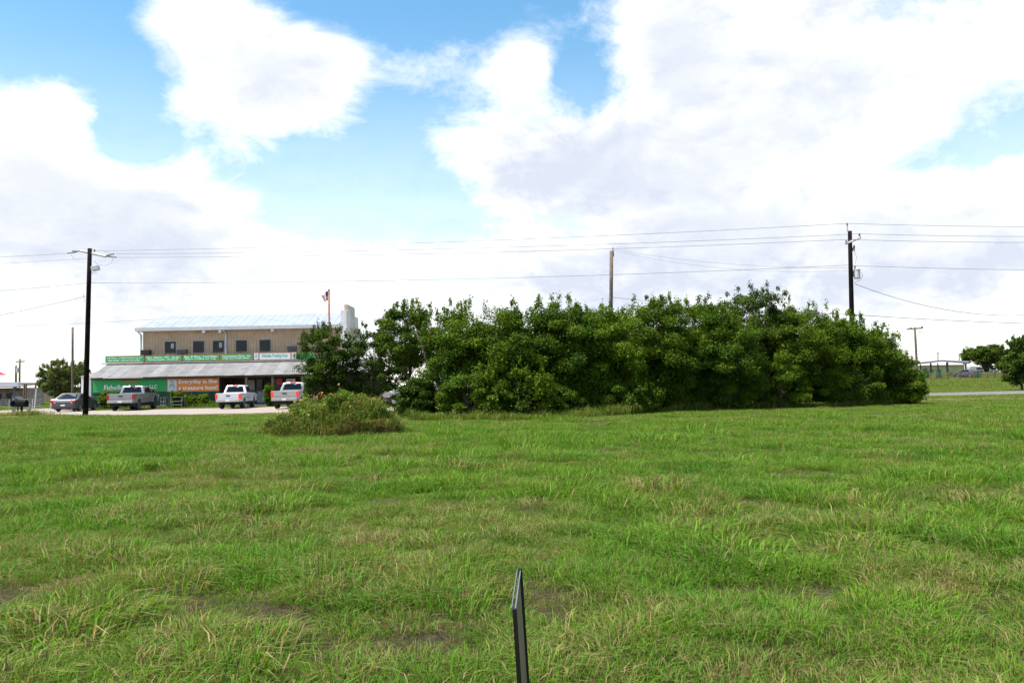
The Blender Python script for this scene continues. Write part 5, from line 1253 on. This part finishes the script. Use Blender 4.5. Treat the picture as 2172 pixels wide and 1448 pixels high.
for (px, Y, w_, n, hh, dr) in ((45, 56.3, 2.2, 1500, .42, .5), (66, 56.5, .7, 500, .5, .35), (182, 51.2, .8, 350, .25, .2), (440, 73.9, 2.6, 1500, .5, .1), (230, 74, 3.0, 1200, .5, .1), (330, 74, 2.5, 800, .35, .1)):
    e = at(px, 870, Y); x = e.x + g.normal(size=n) * w_ * .5; y = Y + g.normal(size=n) * .35
    sk.append(blades(np.stack([x, y, np.full(n, -.01)], 1), hh * (.4 + .8 * g.rand(n)), np.full(n, .02), np.stack([g.normal(size=n) * .4, g.normal(size=n) * .4, np.zeros(n)], 1), g, .8, dr))
o = link('roadside_weeds', np_mesh('roadside_weeds', *merge(sk)), M_weeds); tag(o, 'straggly weeds around mailboxes, pole foot and shop wall', 'weeds', kind='stuff')
# low distant tree line
sk = []; n = 1500; x = g.uniform(-520, 520, n); y = g.uniform(420, 520, n)
cl = np.stack([x, y, 1.0 + 2.2 * g.rand(n)], 1); ok = np.abs(x) < .75 * y + 60; cl = cl[ok]
sk.append(leaves(cl, np.stack([g.uniform(2, 4, len(cl)), g.uniform(1, 2, len(cl)), g.uniform(1.2, 2.6, len(cl))], 1), 40, 1.3, g))
o = link('distant_scrub', np_mesh('distant_scrub', *merge(sk)), M_leaf_olive); tag(o, 'low scrub line along the far horizon', 'scrub', kind='stuff')

# ------------------------------------------------------------------ sign frame in the foreground, seen edge on
def yard_sign():
    zt = .78
    def on_top(px, py):
        d = ray(px, py); t = (zt - EYE) / d.z; return Vector((d.x * t, d.y * t, zt))
    n0 = on_top(1087.5, 1290); f0 = on_top(1099.5, 1205)
    ax = (f0 - n0); ax.z = 0; wdt = ax.length; ax.normalize(); sd_ = Vector((ax.y, -ax.x, 0))
    r = empty('yard_sign', (n0.x, n0.y, gz(n0.x, n0.y)), label='dark iron framed yard sign seen edge on in the grass', cat='sign')
    O = r.location; ln = sd_ * .05            # the whole frame leans a little to the left at its top
    def bar(p, q, w1, w2, name, m):
        p = Vector(p) - O; q = Vector(q) - O; d = (q - p).normalized(); s = sd_ - d * sd_.dot(d); s.normalize(); u = d.cross(s)
        mb = MB(); vs = []
        for e in (p, q):
            for a, b_ in ((-1, -1), (1, -1), (1, 1), (-1, 1)): vs.append(e + s * a * w1 / 2 + u * b_ * w2 / 2)
        mb.add(vs, [(3, 2, 1, 0), (4, 5, 6, 7)] + [(i, (i + 1) % 4, (i + 1) % 4 + 4, i + 4) for i in range(4)]); return mb.build(name, m, r)
    down = Vector((0, 0, -1)) * (zt - O.z + .12); foot = ln * (zt)
    bar(n0 + sd_ * .006, n0 + down + foot + sd_ * .006, .014, .016, 'post', M_signmetal)
    bar(f0 + sd_ * .007, f0 + down + foot + sd_ * .007, .015, .018, 'post', M_signmetal)
    for t_ in (n0, f0): pass
    up = Vector((0, 0, .003))
    bar(n0 + ax * .009 - sd_ * .004 - up * 2, f0 - ax * .011 - sd_ * .004 - up * 2, .003, .014, 'top_rail', M_signedge)
    bar(n0 + ax * .009 + sd_ * .008 - up * 3, f0 - ax * .011 + sd_ * .008 - up * 3, .004, .012, 'top_rail', M_signedge)
    # panel between the posts
    q = MB(); h = .46; a = n0 + ax * .010; b_ = f0 - ax * .012; lo = Vector((0, 0, -1)) * h + ln * h
    vs = []
    for off in (.002, .005):
        for p in (a - up * 6, b_ - up * 6, b_ + lo, a + lo): vs.append(p - O + sd_ * off)
    q.add(vs, [(0, 1, 2, 3), (7, 6, 5, 4), (0, 4, 5, 1), (1, 5, 6, 2), (2, 6, 7, 3), (3, 7, 4, 0)]); q.build('panel', M_signpanel, r)
    bar(a + lo * 1.02, b_ + lo * 1.02, .012, .012, 'bottom_rail', M_signedge)
yard_sign()
